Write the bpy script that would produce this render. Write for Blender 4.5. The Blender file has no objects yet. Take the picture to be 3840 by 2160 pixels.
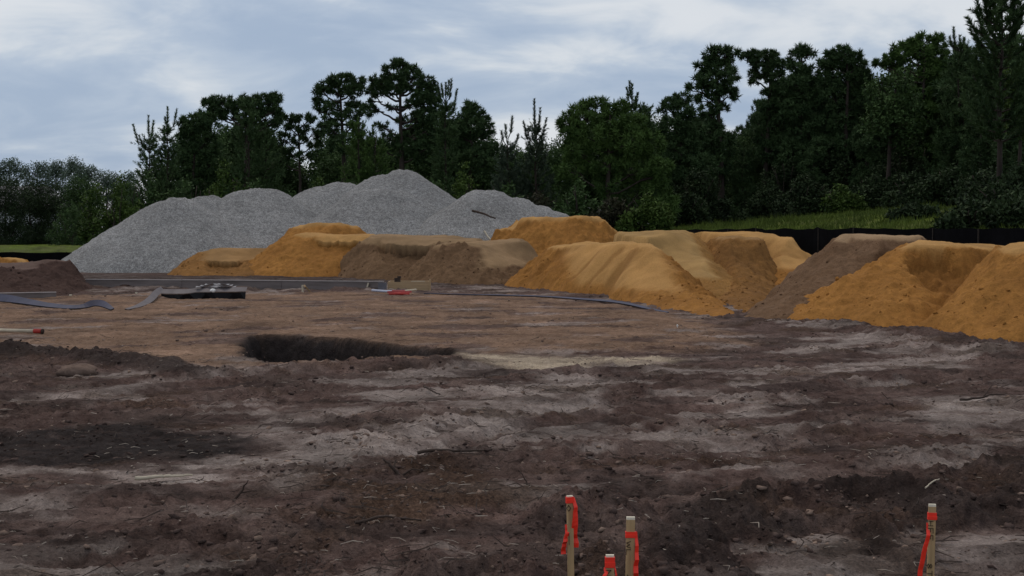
import bpy, math
import numpy as np

# ------------------------------------------------------------------ camera, sky, sun, exposure
S = bpy.context.scene
CAM_H, FPX, PITCH = 1.7, 5000.0, math.atan(210 / 5000.0)
cam_d = bpy.data.cameras.new("camera")
cam = bpy.data.objects.new("camera", cam_d)
S.collection.objects.link(cam)
cam.location = (0, 0, CAM_H)
cam.rotation_euler = (math.pi / 2 - PITCH, 0, 0)
cam_d.sensor_width = 36.0
cam_d.lens = 36.0 * FPX / 3840
cam_d.clip_start, cam_d.clip_end = 0.1, 6000
S.camera = cam

SUN_EL, SUN_AZ = math.radians(58), math.radians(-35)      # azimuth from +Y (view direction) towards +X
world = bpy.data.worlds.new("World")
S.world = world
world.use_nodes = True


def build_sky():
    nt = world.node_tree
    nt.nodes.clear()
    N, L = nt.nodes.new, nt.links.new
    out, bg = N("ShaderNodeOutputWorld"), N("ShaderNodeBackground")
    L(bg.outputs[0], out.inputs[0])
    bg.inputs[1].default_value = 0.1
    sky = N("ShaderNodeTexSky")
    sky.sky_type = 'NISHITA'
    sky.sun_disc = False
    sky.sun_elevation, sky.sun_rotation = SUN_EL, SUN_AZ
    sky.dust_density = 2.0
    tc, sep = N("ShaderNodeTexCoord"), N("ShaderNodeSeparateXYZ")
    L(tc.outputs["Generated"], sep.inputs[0])

    def m(op, a, b=None, c=None, clamp=False):
        n = N("ShaderNodeMath")
        n.operation = op
        n.use_clamp = clamp
        for i, v in enumerate((a, b, c)):
            if v is None:
                continue
            if isinstance(v, (int, float)):
                n.inputs[i].default_value = v
            else:
                L(v, n.inputs[i])
        return n.outputs[0]
    z = m('MAXIMUM', sep.outputs[2], 0.0)
    zz = m('ADD', z, 0.30)
    cx, cy = m('DIVIDE', sep.outputs[0], zz), m('DIVIDE', sep.outputs[1], zz)
    comb = N("ShaderNodeCombineXYZ")
    L(cx, comb.inputs[0]); L(cy, comb.inputs[1])
    comb.inputs[2].default_value = 4.3

    def noise(scale, detail, rough, dist, off):
        mp = N("ShaderNodeMapping")
        mp.inputs["Location"].default_value = off
        mp.inputs["Scale"].default_value = (0.8, 1.0, 1.0)
        L(comb.outputs[0], mp.inputs[0])
        n = N("ShaderNodeTexNoise")
        n.inputs["Scale"].default_value = scale
        n.inputs["Detail"].default_value = detail
        n.inputs["Roughness"].default_value = rough
        n.inputs["Distortion"].default_value = dist
        L(mp.outputs[0], n.inputs["Vector"])
        return n.outputs["Fac"]
    big = noise(1.25, 3.0, 0.5, 0.3, (SKY_OFF[0], SKY_OFF[1], 0))
    fine = noise(4.2, 5.0, 0.55, 0.4, (1.2, 4.0, 2.0))
    f = m('ADD', m('MULTIPLY', big, 0.64), m('MULTIPLY', fine, 0.36))
    f = m('ADD', m('MULTIPLY', m('SUBTRACT', f, 0.5), 2.0), 0.51)
    hz = m('POWER', m('SUBTRACT', 1.0, z), 16.0)           # low sky is seen through more, paler cloud
    f = m('ADD', f, m('MULTIPLY', hz, 0.21))
    rp = N("ShaderNodeValToRGB")
    cr = rp.color_ramp
    cr.interpolation = 'B_SPLINE'
    cr.elements[0].position, cr.elements[0].color = 0.40, (0.315, 0.415, 0.575, 1)
    cr.elements[1].position, cr.elements[1].color = 0.66, (0.74, 0.77, 0.81, 1)
    e = cr.elements.new(0.52); e.color = (0.43, 0.52, 0.655, 1)
    e = cr.elements.new(0.585); e.color = (0.57, 0.635, 0.72, 1)
    L(f, rp.inputs[0])
    # overcast dome: unseen zenith made whiter and brighter to neutralise the ground light
    up = N("ShaderNodeMix"); up.data_type = 'RGBA'
    L(m('MULTIPLY', z, 0.4), up.inputs[0])
    L(rp.outputs[0], up.inputs[6]); up.inputs[7].default_value = (0.72, 0.68, 0.63, 1)
    sc = N("ShaderNodeVectorMath"); sc.operation = 'SCALE'
    L(up.outputs[2], sc.inputs[0]); sc.inputs[3].default_value = 10.0
    mx = N("ShaderNodeMix"); mx.data_type = 'RGBA'
    mx.inputs[0].default_value = 0.90
    L(sky.outputs[0], mx.inputs[6]); L(sc.outputs[0], mx.inputs[7])
    L(mx.outputs[2], bg.inputs[0])


SKY_OFF = (3.3, 7.7)
build_sky()
sun_d = bpy.data.lights.new("sun", 'SUN')
sun_d.energy, sun_d.angle, sun_d.color = 0.95, math.radians(20), (1.0, 0.88, 0.74)
sun = bpy.data.objects.new("sun", sun_d)
S.collection.objects.link(sun)
sun.rotation_euler = (math.pi / 2 - SUN_EL, 0, math.pi - SUN_AZ)
S.view_settings.view_transform, S.view_settings.look = 'Standard', 'None'
S.view_settings.exposure, S.view_settings.gamma = 0.0, 1.0

# ------------------------------------------------------------------ helpers
rng = np.random.default_rng(7)
COL = S.collection
_perm = np.random.default_rng(3).permutation(256)
_perm = np.concatenate([_perm, _perm, _perm])
_ang = np.random.default_rng(5).random(256) * 2 * np.pi
_gx, _gy = np.cos(_ang), np.sin(_ang)
_r1, _r2 = np.random.default_rng(6).random(256), np.random.default_rng(8).random(256)


def sstep(a, b, x):
    t = np.clip((x - a) / (b - a), 0, 1)
    return t * t * (3 - 2 * t)


def perlin(x, y):
    xi, yi = np.floor(x).astype(int), np.floor(y).astype(int)
    xf, yf = x - xi, y - yi
    xi &= 255; yi &= 255
    u, v = xf * xf * xf * (xf * (xf * 6 - 15) + 10), yf * yf * yf * (yf * (yf * 6 - 15) + 10)

    def g(ix, iy, fx, fy):
        h = _perm[_perm[ix & 255] + (iy & 255)]
        return _gx[h] * fx + _gy[h] * fy
    a, b = g(xi, yi, xf, yf), g(xi + 1, yi, xf - 1, yf)
    c, d = g(xi, yi + 1, xf, yf - 1), g(xi + 1, yi + 1, xf - 1, yf - 1)
    return (a + u * (b - a) + v * ((c + u * (d - c)) - (a + u * (b - a)))) * 1.4


def fbm(x, y, octs=4, gain=0.5, lac=2.03):
    s, a, f = 0, 1.0, 1.0
    for i in range(octs):
        s = s + a * perlin(x * f + 17.3 * i, y * f - 9.1 * i)
        a *= gain; f *= lac
    return s


def ridged(x, y, octs=3):
    s, a, f = 0, 1.0, 1.0
    for i in range(octs):
        s = s + a * (1 - np.abs(perlin(x * f + 5.7 * i, y * f + 3.1 * i)) * 2)
        a *= 0.5; f *= 2.1
    return s


def worley(x, y):
    """distance to nearest jittered cell point and that cell's random value"""
    xi, yi = np.floor(x).astype(int), np.floor(y).astype(int)
    best, val = np.full(x.shape, 9.0), np.zeros(x.shape)
    for dx in (-1, 0, 1):
        for dy in (-1, 0, 1):
            h = _perm[_perm[(xi + dx) & 255] + ((yi + dy) & 255)]
            d = (xi + dx + _r1[h] - x) ** 2 + (yi + dy + _r2[h] - y) ** 2
            k = d < best
            best = np.where(k, d, best)
            val = np.where(k, _r1[_perm[h + 41]], val)
    return np.sqrt(best), val


def ray(px, py):
    cp, sp = math.cos(PITCH), math.sin(PITCH)
    u, v = (px - 1920) / FPX, (1080 - py) / FPX
    return np.array([u, cp + v * sp, -sp + v * cp])


def P(px, py, Y):
    d = ray(px, py)
    return np.array([0, 0, CAM_H]) + d * (Y / d[1])


def G(px, py, z=0.0):
    d = ray(px, py)
    return (np.array([0, 0, CAM_H]) + d * ((z - CAM_H) / d[2]))


def FT(px, Y):
    dep = Y * math.cos(PITCH) + CAM_H * math.sin(PITCH)
    return np.array([(px - 1920) / FPX * dep, Y])


def pdist(x, y, poly, closed=True):
    """signed distance to polygon (positive inside) or plain distance to polyline"""
    poly = np.asarray(poly, float)
    n = len(poly)
    best = np.full(x.shape, 1e9)
    ins = np.zeros(x.shape, bool)
    for i in range(n if closed else n - 1):
        ax, ay = poly[i][:2]
        bx, by = poly[(i + 1) % n][:2]
        ex, ey = bx - ax, by - ay
        t = np.clip(((x - ax) * ex + (y - ay) * ey) / (ex * ex + ey * ey + 1e-12), 0, 1)
        best = np.minimum(best, np.hypot(x - ax - t * ex, y - ay - t * ey))
        if closed and n > 2:
            c = ((ay > y) != (by > y)) & (x < ex * (y - ay) / (ey if abs(ey) > 1e-9 else 1e-9) + ax)
            ins ^= c
    if closed and n > 2:
        return np.where(ins, best, -best)
    return best


def gpoly(pts):
    return np.array([G(*p)[:2] for p in pts])


# ---- meshes
def mesh_obj(name, V, F, mat=None, parent=None, smooth=False, attrs=None, link=True):
    """V (n,3); F: list of arrays (m,k) or one array"""
    if isinstance(F, np.ndarray):
        F = [F]
    V = np.asarray(V, np.float32)
    me = bpy.data.meshes.new(name)
    nl = sum(f.size for f in F)
    nf = sum(len(f) for f in F)
    me.vertices.add(len(V)); me.loops.add(nl); me.polygons.add(nf)
    me.vertices.foreach_set("co", V.ravel())
    me.loops.foreach_set("vertex_index", np.concatenate([f.ravel() for f in F]).astype(np.int32))
    tot = np.concatenate([np.full(len(f), f.shape[1]) for f in F]).astype(np.int32)
    st = np.concatenate([[0], np.cumsum(tot)[:-1]]).astype(np.int32)
    me.polygons.foreach_set("loop_start", st)
    me.polygons.foreach_set("loop_total", tot)
    me.polygons.foreach_set("use_smooth", np.full(nf, smooth))
    for k, a in (attrs or {}).items():
        a = np.asarray(a, np.float32)
        if a.ndim == 1:
            at = me.attributes.new(k, 'FLOAT', 'POINT')
            at.data.foreach_set("value", a)
        else:
            at = me.attributes.new(k, 'FLOAT_COLOR', 'POINT')
            at.data.foreach_set("color", a.ravel())
    me.update(calc_edges=True)
    if mat:
        me.materials.append(mat)
    o = bpy.data.objects.new(name, me)
    if link:
        COL.objects.link(o)
    if parent:
        o.parent = parent
    return o


def empty(name, loc=(0, 0, 0), rz=0.0):
    o = bpy.data.objects.new(name, None)
    COL.objects.link(o)
    o.empty_display_size = 0.2
    o.location = loc
    o.rotation_euler = (0, 0, rz)
    return o


def tag(o, label=None, cat=None, group=None, kind=None):
    if label: o["label"] = label
    if cat: o["category"] = cat
    if group: o["group"] = group
    if kind: o["kind"] = kind
    return o


class MB:
    def __init__(self):
        self.V, self.F, self.n = [], {}, 0

    def add(self, V, F):
        V = np.asarray(V, float); F = np.asarray(F)
        self.V.append(V)
        self.F.setdefault(F.shape[1], []).append(F + self.n)
        self.n += len(V)
        return self

    def box(self, c, s, R=None):
        v = np.array([[x, y, z] for x in (-.5, .5) for y in (-.5, .5) for z in (-.5, .5)]) * np.asarray(s)
        if R is not None:
            v = v @ np.asarray(R).T
        f = np.array([[0, 1, 3, 2], [4, 6, 7, 5], [0, 4, 5, 1], [2, 3, 7, 6], [0, 2, 6, 4], [1, 5, 7, 3]])
        return self.add(v + np.asarray(c), f)

    def bar(self, a, b, w, h, up=(0, 0, 1)):
        a, b = np.asarray(a, float), np.asarray(b, float)
        d = b - a
        L = np.linalg.norm(d)
        d = d / L
        s = np.cross(d, up)
        s = s / np.linalg.norm(s)
        u = np.cross(s, d)
        return self.box((a + b) / 2, (L, w, h), np.array([d, s, u]).T)

    def tube(self, pts, rad, sides=6):
        pts = np.asarray(pts, float)
        n = len(pts)
        rad = np.broadcast_to(rad, (n,))
        T = np.gradient(pts, axis=0)
        T /= np.linalg.norm(T, axis=1)[:, None] + 1e-9
        ref = np.where(np.abs(T[:, 2:3]) > 0.9, np.array([[1., 0, 0]]), np.array([[0, 0, 1.]]))
        A = np.cross(T, ref); A /= np.linalg.norm(A, axis=1)[:, None]
        B = np.cross(T, A)
        th = np.arange(sides) / sides * 2 * np.pi
        V = (pts[:, None] + rad[:, None, None] * (np.cos(th)[None, :, None] * A[:, None] + np.sin(th)[None, :, None] * B[:, None])).reshape(-1, 3)
        i, j = np.meshgrid(np.arange(n - 1), np.arange(sides), indexing='ij')
        j2 = (j + 1) % sides
        F = np.stack([i * sides + j, i * sides + j2, (i + 1) * sides + j2, (i + 1) * sides + j], -1).reshape(-1, 4)
        self.add(V, F)
        for k in (0, n - 1):
            c = np.array([pts[k]])
            base = k * sides
            self.V.append(c); ci = self.n; self.n += 1
            off = ci - len(V) - (0 if k == 0 else 1)
            jj = np.arange(sides)
            self.F.setdefault(3, []).append(np.stack([np.full(sides, ci), off + base + jj, off + base + (jj + 1) % sides], -1))
        return self

    def obj(self, name, mat, parent=None, smooth=False, attrs=None):
        return mesh_obj(name, np.concatenate(self.V), [np.concatenate(f) for f in self.F.values()], mat, parent, smooth, attrs)


# ---- materials
class NT:
    def __init__(self, name):
        self.mat = bpy.data.materials.new(name)
        self.mat.use_nodes = True
        self.nt = self.mat.node_tree
        self.b = self.nt.nodes["Principled BSDF"]
        self.b.inputs["Specular IOR Level"].default_value = 0.25
        self._obj = None

    def n(self, t):
        return self.nt.nodes.new(t)

    def set(self, sock, v):
        if isinstance(v, bpy.types.NodeSocket):
            self.nt.links.new(v, sock)
        else:
            if isinstance(v, tuple) and len(v) == 3 and sock.type == 'RGBA':
                v = (*v, 1)
            sock.default_value = v

    def coord(self, which="Object"):
        if not self._obj:
            self._obj = self.n("ShaderNodeTexCoord")
        return self._obj.outputs[which]

    def noise(self, scale, detail=4, rough=0.55, vec=None, stretch=None, dist=0.0):
        n = self.n("ShaderNodeTexNoise")
        v = vec or self.coord()
        if stretch:
            mp = self.n("ShaderNodeMapping")
            mp.inputs["Scale"].default_value = stretch
            self.set(mp.inputs[0], v)
            v = mp.outputs[0]
        self.set(n.inputs["Vector"], v)
        n.inputs["Scale"].default_value = scale
        n.inputs["Detail"].default_value = detail
        n.inputs["Roughness"].default_value = rough
        n.inputs["Distortion"].default_value = dist
        return n.outputs["Fac"]

    def voro(self, scale, out="Distance", feature='F1'):
        n = self.n("ShaderNodeTexVoronoi")
        n.feature = feature
        self.set(n.inputs["Vector"], self.coord())
        n.inputs["Scale"].default_value = scale
        return n.outputs[out]

    def ramp(self, f, stops):
        r = self.n("ShaderNodeValToRGB")
        self.set(r.inputs[0], f)
        e = r.color_ramp.elements
        while len(e) < len(stops):
            e.new(0.5)
        for el, (p, c) in zip(e, stops):
            el.position = p
            el.color = (*c, 1) if isinstance(c, tuple) else (c, c, c, 1)
        return r.outputs[0]

    def mix(self, f, a, b, mode='MIX'):
        m = self.n("ShaderNodeMix")
        m.data_type = 'RGBA'
        m.blend_type = mode
        self.set(m.inputs[0], f); self.set(m.inputs[6], a); self.set(m.inputs[7], b)
        return m.outputs[2]

    def math(self, op, a, b=0.5, clamp=False):
        m = self.n("ShaderNodeMath")
        m.operation = op
        m.use_clamp = clamp
        self.set(m.inputs[0], a); self.set(m.inputs[1], b)
        return m.outputs[0]

    def attr(self, name, out="Fac"):
        a = self.n("ShaderNodeAttribute")
        a.attribute_name = name
        return a.outputs[out]

    def split(self, c):
        s = self.n("ShaderNodeSeparateColor")
        self.set(s.inputs[0], c)
        return s.outputs

    def bump(self, h, strength=0.5, dist=0.02):
        b = self.n("ShaderNodeBump")
        b.inputs["Strength"].default_value = strength
        b.inputs["Distance"].default_value = dist
        self.set(b.inputs["Height"], h)
        self.nt.links.new(b.outputs[0], self.b.inputs["Normal"])

    def done(self, color, rough=0.9, **kw):
        self.set(self.b.inputs["Base Color"], color)
        self.set(self.b.inputs["Roughness"], rough)
        for k, v in kw.items():
            self.set(self.b.inputs[k.replace("_", " ")], v)
        return self.mat


def simple(name, c, rough=0.8, var=0.25, scale=6.0, stretch=None, spec=0.25, **kw):
    t = NT(name)
    t.b.inputs["Specular IOR Level"].default_value = spec
    f = t.noise(scale, 5, 0.6, stretch=stretch)
    lo, hi = tuple(x * (1 - var) for x in c), tuple(min(1, x * (1 + var)) for x in c)
    t.bump(f, 0.25, 0.01)
    return t.done(t.ramp(f, [(0.3, lo), (0.7, hi)]), rough, **kw)

# ------------------------------------------------------------------ materials
def mat_ground():
    t = NT("churned_soil")
    t.b.inputs["Specular IOR Level"].default_value = 0.04
    m1, m2 = t.split(t.attr("mask", "Color")), t.split(t.attr("mask2", "Color"))
    pale, tan, black = m1[0], m1[1], m1[2]
    bright, litter, grass = m2[0], m2[1], m2[2]
    n1 = t.noise(1.1, 6, 0.62)
    n2 = t.noise(7.0, 6, 0.65)
    n3 = t.noise(38.0, 4, 0.7)
    base = t.ramp(n2, [(0.28, (0.052, 0.031, 0.026)), (0.5, (0.106, 0.068, 0.057)), (0.75, (0.178, 0.122, 0.104))])
    c = t.mix(t.math('MULTIPLY', t.ramp(n1, [(0.45, 0.0), (0.62, 1.0)]), 0.35), base, (0.18, 0.135, 0.115))
    pc = t.ramp(n2, [(0.3, (0.265, 0.21, 0.182)), (0.7, (0.44, 0.37, 0.33))])
    c = t.mix(pale, c, pc)
    tc = t.ramp(n2, [(0.28, (0.155, 0.091, 0.058)), (0.7, (0.31, 0.20, 0.136))])
    c = t.mix(tan, c, tc)
    lc = t.ramp(n3, [(0.3, (0.032, 0.019, 0.012)), (0.6, (0.085, 0.05, 0.032)), (0.8, (0.16, 0.11, 0.075))])
    c = t.mix(litter, c, lc)
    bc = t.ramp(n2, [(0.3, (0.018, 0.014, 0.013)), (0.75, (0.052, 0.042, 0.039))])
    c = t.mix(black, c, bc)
    c = t.mix(bright, c, t.ramp(n2, [(0.3, (0.42, 0.33, 0.235)), (0.7, (0.52, 0.42, 0.315))]))
    gc = t.ramp(n2, [(0.3, (0.055, 0.080, 0.012)), (0.7, (0.125, 0.160, 0.024))])
    c = t.mix(grass, c, gc)
    sp = t.ramp(n3, [(0.3, 0.66), (0.55, 1.0), (0.78, 1.26)])
    crumbs = t.ramp(t.noise(21.0, 3, 0.65), [(0.60, 0.0), (0.68, 0.75)])
    c = t.mix(t.math('MULTIPLY', crumbs, t.math('SUBTRACT', 1.0, grass)), c, (0.030, 0.020, 0.017))
    c = t.mix(1.0, c, sp, 'MULTIPLY')
    tone = t.attr("tone")
    c = t.mix(1.0, c, t.ramp(tone, [(0.0, 0.42), (0.45, 0.92), (0.75, 1.18), (1.0, 1.55)]), 'MULTIPLY')
    h = t.math('ADD', t.math('MULTIPLY', n2, 0.6), t.math('MULTIPLY', n3, 0.4))
    n4 = t.noise(85.0, 3, 0.7)
    c = t.mix(1.0, c, t.ramp(n4, [(0.3, 0.74), (0.7, 1.24)]), 'MULTIPLY')
    h = t.math('ADD', h, t.math('MULTIPLY', n4, 0.22))
    t.bump(h, 1.0, 0.05)
    return t.done(c, 0.95)


def mat_sand(name, rough_c, tool_c, dark_c):
    t = NT(name)
    t.b.inputs["Specular IOR Level"].default_value = 0.05
    a = t.split(t.attr("sand", "Color"))
    n1, n2, n3 = t.noise(0.7, 5, 0.6), t.noise(6.0, 6, 0.65), t.noise(32.0, 4, 0.7)
    lo, hi = tuple(x * 0.72 for x in rough_c), tuple(x * 1.2 for x in rough_c)
    c = t.ramp(n2, [(0.3, lo), (0.7, hi)])
    c = t.mix(t.math('MULTIPLY', t.ramp(n1, [(0.40, 0.0), (0.66, 1.0)]), 0.5), c, dark_c)
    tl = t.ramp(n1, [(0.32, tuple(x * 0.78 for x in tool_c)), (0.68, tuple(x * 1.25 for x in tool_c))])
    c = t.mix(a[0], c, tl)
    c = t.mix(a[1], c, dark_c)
    spk = t.noise(13.0, 3, 0.6)
    c = t.mix(t.math('MULTIPLY', t.ramp(spk, [(0.61, 0.0), (0.70, 1.0)]), t.math('SUBTRACT', 0.75, a[0], True)), c, dark_c)
    c = t.mix(1.0, c, t.ramp(n3, [(0.3, 0.80), (0.7, 1.16)]), 'MULTIPLY')
    h = t.math('ADD', t.math('MULTIPLY', n2, 0.6), t.math('MULTIPLY', n3, 0.4))
    hh = t.math('MULTIPLY', h, t.math('SUBTRACT', 1.15, a[0]))
    t.bump(hh, 0.8, 0.05)
    return t.done(c, 0.93)


def mat_gravel():
    t = NT("crushed_gravel")
    t.b.inputs["Specular IOR Level"].default_value = 0.1
    v = t.n("ShaderNodeTexVoronoi")
    t.set(v.inputs["Vector"], t.coord())
    v.inputs["Scale"].default_value = 30.0
    sp = t.split(v.outputs["Color"])
    v2 = t.n("ShaderNodeTexVoronoi")
    t.set(v2.inputs["Vector"], t.coord())
    v2.inputs["Scale"].default_value = 9.0
    sp2 = t.split(v2.outputs["Color"])
    f = t.math('ADD', t.math('MULTIPLY', sp[0], 0.7), t.math('MULTIPLY', sp2[0], 0.3))
    c = t.ramp(f, [(0.08, (0.135, 0.131, 0.128)), (0.5, (0.235, 0.231, 0.226)), (0.92, (0.385, 0.38, 0.37))])
    n = t.noise(0.5, 4, 0.6)
    c = t.mix(1.0, c, t.ramp(n, [(0.32, 0.80), (0.68, 1.10)]), 'MULTIPLY')
    h = t.math('ADD', v.outputs["Distance"], t.math('MULTIPLY', v2.outputs["Distance"], 0.5))
    t.bump(h, 0.6, 0.035)
    return t.done(c, 0.9)


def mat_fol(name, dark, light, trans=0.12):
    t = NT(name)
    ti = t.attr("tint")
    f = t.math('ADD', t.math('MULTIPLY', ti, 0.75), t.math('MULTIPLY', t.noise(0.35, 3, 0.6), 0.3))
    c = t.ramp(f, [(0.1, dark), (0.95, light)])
    t.b.inputs["Specular IOR Level"].default_value = 0.15
    return t.done(c, 0.75)


M = {
    "ground": mat_ground(),
    "orange": mat_sand("orange_sand", (0.35, 0.162, 0.043), (0.41, 0.228, 0.082), (0.175, 0.076, 0.021)),
    "tan": mat_sand("tan_sand", (0.265, 0.130, 0.042), (0.275, 0.158, 0.066), (0.10, 0.048, 0.018)),
    "olive": mat_sand("olive_sand", (0.32, 0.165, 0.05), (0.335, 0.205, 0.08), (0.19, 0.095, 0.032)),
    "brown": mat_sand("brown_sand", (0.165, 0.098, 0.054), (0.25, 0.162, 0.088), (0.068, 0.038, 0.02)),
    "greybrown": mat_sand("grey_brown_sand", (0.175, 0.105, 0.062), (0.31, 0.205, 0.118), (0.09, 0.045, 0.02)),
    "soil": mat_sand("dark_soil", (0.085, 0.052, 0.042), (0.12, 0.08, 0.065), (0.035, 0.02, 0.017)),
    "gravel": mat_gravel(),
    "pine": mat_fol("pine_needles", (0.018, 0.039, 0.015), (0.080, 0.130, 0.048)),
    "pine_green": mat_fol("young_needles", (0.024, 0.052, 0.012), (0.100, 0.165, 0.042)),
    "pine_grey": mat_fol("bluish_needles", (0.020, 0.034, 0.022), (0.085, 0.115, 0.07)),
    "leaf": mat_fol("dark_leaves", (0.018, 0.038, 0.012), (0.076, 0.126, 0.038)),
    "leaf_green": mat_fol("green_leaves", (0.020, 0.042, 0.008), (0.085, 0.130, 0.026)),
    "leaf_haze": mat_fol("hazed_leaves", (0.045, 0.070, 0.052), (0.115, 0.155, 0.105)),  # distance haze mixed into the leaf colour, paler and bluer
    "dead": mat_fol("olive_brown_leaves", (0.013, 0.015, 0.008), (0.050, 0.046, 0.024)),
    "leaf_shade": mat_fol("dark_shaded_leaves", (0.010, 0.018, 0.008), (0.042, 0.066, 0.024)),  # leaves darkened for the shade under the crowns; also the dark lawn trees
    "bark": simple("pine_bark", (0.040, 0.030, 0.025), 0.95, 0.45, 3.0, (1, 1, 0.25)),
    "wood": simple("lath_wood", (0.44, 0.295, 0.15), 0.8, 0.22, 9.0, (6, 6, 0.5)),
    "wood_end": simple("cut_wood_end", (0.80, 0.72, 0.56), 0.8, 0.08, 60.0),
    "lumber": simple("form_lumber", (0.40, 0.275, 0.155), 0.8, 0.2, 4.0, (0.6, 4, 8)),
    "palewood": simple("pale_wood", (0.52, 0.45, 0.34), 0.8, 0.2, 6.0),
    "flag": simple("flagging_tape", (0.95, 0.040, 0.018), 0.45, 0.05, 20.0, spec=0.4),
    "ink": simple("marker_ink", (0.012, 0.010, 0.010), 0.6, 0.1),
    "fence": simple("silt_fabric", (0.005, 0.005, 0.006), 0.9, 0.3, 3.0, spec=0.03),
    "post": simple("fence_post_wood", (0.03, 0.024, 0.02), 0.9, 0.3, 8.0),
    "navy": simple("navy_plastic", (0.038, 0.038, 0.07), 0.6, 0.3, 3.0, spec=0.3),
    "blackplastic_shade": simple("black_plastic_and_shade", (0.006, 0.005, 0.006), 0.6, 0.3, 3.0, spec=0.2),  # strip undersides, and the painted shadow gap below the grey sheet
    "mauve": simple("grey_mauve_strip", (0.15, 0.128, 0.128), 0.7, 0.15, 4.0, spec=0.2),
    "board": simple("weathered_form_board", (0.165, 0.138, 0.13), 0.85, 0.35, 1.4, (0.5, 2, 4), spec=0.1),
    "lit_rim": simple("lit_board_edge", (0.42, 0.37, 0.35), 0.6, 0.1),
    "plastic": simple("clear_plastic", (0.26, 0.245, 0.25), 0.6, 0.3, 9.0, spec=0.3),
    "block": simple("grey_block", (0.14, 0.135, 0.15), 0.9, 0.15),
    "red": simple("red_paint", (0.42, 0.035, 0.025), 0.45, 0.2, spec=0.4),
    "pinkred": simple("faded_red_paint", (0.46, 0.09, 0.085), 0.5, 0.2, spec=0.4),
    "steel": simple("pale_steel_tube", (0.40, 0.42, 0.52), 0.35, 0.1, spec=0.6),
    "white": simple("white_scrap", (0.80, 0.78, 0.75), 0.7, 0.08),
    "stick": simple("dead_stick", (0.055, 0.038, 0.030), 0.95, 0.4, 12.0),
    "straw": simple("pale_straw", (0.34, 0.28, 0.225), 0.9, 0.35, 15.0),
    "roof": simple("grey_shingles", (0.20, 0.19, 0.185), 0.9, 0.15),
    "wall": simple("pale_siding", (0.42, 0.43, 0.45), 0.85, 0.08),
    "glass": simple("dark_window", (0.03, 0.035, 0.04), 0.15, 0.1, spec=0.6),
}


def mat_clod():
    t = NT("soil_clod")
    t.b.inputs["Specular IOR Level"].default_value = 0.04
    ti = t.attr("tint")
    n = t.noise(14, 5, 0.65)
    c = t.ramp(ti, [(0.0, (0.034, 0.023, 0.020)), (0.55, (0.098, 0.068, 0.058)), (1.0, (0.27, 0.19, 0.145))])
    c = t.mix(1.0, c, t.ramp(n, [(0.3, 0.7), (0.7, 1.25)]), 'MULTIPLY')
    t.bump(n, 0.8, 0.02)
    return t.done(c, 0.95)


M["clod"] = mat_clod()

# ------------------------------------------------------------------ terrain
FENCE_R0, FENCE_R1 = np.array([5.0, 60.0]), np.array([14.5, 36.0])


def bank(x, y):
    t = (x - 5) * 0.93 + (y - 60) * 0.368
    R = sstep(-3, 6, x)
    out = np.clip(t, 0, 16)
    return R * (0.85 * sstep(-2.5, 0.4, t) + out * (0.075 + 0.05 * sstep(12, 23, x))), t


HOLE = gpoly([(905, 1290), (950, 1268), (1130, 1266), (1300, 1276), (1470, 1296), (1700, 1322), (1655, 1338), (1400, 1352), (1230, 1372), (1040, 1368), (930, 1335)])
TANP = gpoly([(-900, 1120), (0, 1112), (700, 1102), (1500, 1100), (2050, 1105), (2430, 1160), (2700, 1208), (2790, 1290), (2500, 1330), (1700, 1326), (1500, 1375), (900, 1385), (640, 1400), (340, 1335), (0, 1308), (-900, 1300)])
BRIGHT = gpoly([(1690, 1328), (2100, 1334), (2600, 1350), (2450, 1372), (2000, 1384), (1760, 1378)])
BLACKP = gpoly([(-600, 1610), (0, 1612), (500, 1592), (760, 1605), (960, 1650), (1090, 1668), (880, 1700), (520, 1738), (0, 1772), (-600, 1800)])
LITTER = gpoly([(1080, 1800), (1500, 1740), (1900, 1760), (2500, 1820), (2300, 1900), (1900, 1900), (1400, 2010), (1150, 2160), (800, 2200), (1000, 2060)])
TRACK = np.array([G(a, b, -0.13)[:2] for a, b in [(2560, 2200), (2760, 2150), (3000, 2100), (3250, 2055), (3420, 2025), (3560, 2010), (3900, 1990), (4300, 1990), (4300, 2400), (2560, 2400)]])
PALES = [gpoly(p) for p in (
    [(860, 1705), (1250, 1640), (1650, 1590), (1720, 1560), (2300, 1430), (2420, 1440), (2250, 1500), (1950, 1590), (1700, 1690), (1300, 1720), (1000, 1760)],
    [(0, 1770), (500, 1750), (1000, 1720), (1300, 1730), (900, 1800), (400, 1800), (0, 1810)],
    [(1700, 1480), (2250, 1400), (2330, 1420), (1850, 1520)],
    [(950, 1560), (1500, 1500), (1400, 1530), (1050, 1580)],
    [(2480, 1575), (2950, 1540), (3100, 1550), (2700, 1610)],
    [(2960, 1400), (3280, 1380), (3350, 1398), (3000, 1415)],
    [(2990, 1290), (3150, 1270), (3400, 1275), (3300, 1300), (3050, 1310)],
    [(3430, 1500), (3840, 1490), (4000, 1540), (3500, 1620), (3420, 1560)],
    [(3250, 1700), (3500, 1695), (3520, 1720), (3300, 1730)],
    [(-300, 2060), (0, 2030), (330, 2075), (160, 2110), (-300, 2120)],
    [(100, 1480), (800, 1400), (1200, 1390), (700, 1440), (300, 1520)],
    [(1500, 2060), (1650, 2040), (1620, 2140), (1450, 2160)],
    [(700, 1900), (950, 1870), (1000, 1920), (800, 1960)])]
BERM_R = gpoly([(2880, 1228), (3000, 1225), (3250, 1242), (3450, 1280), (3640, 1318), (3740, 1308), (4000, 1330)])
SCARP = gpoly([(-700, 1325), (0, 1335), (250, 1345), (450, 1368), (690, 1408)])
MOUND = gpoly([(2420, 2150), (2560, 2030), (2750, 1960), (3000, 1930), (3250, 1900), (3500, 1860), (3800, 1840)])
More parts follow.
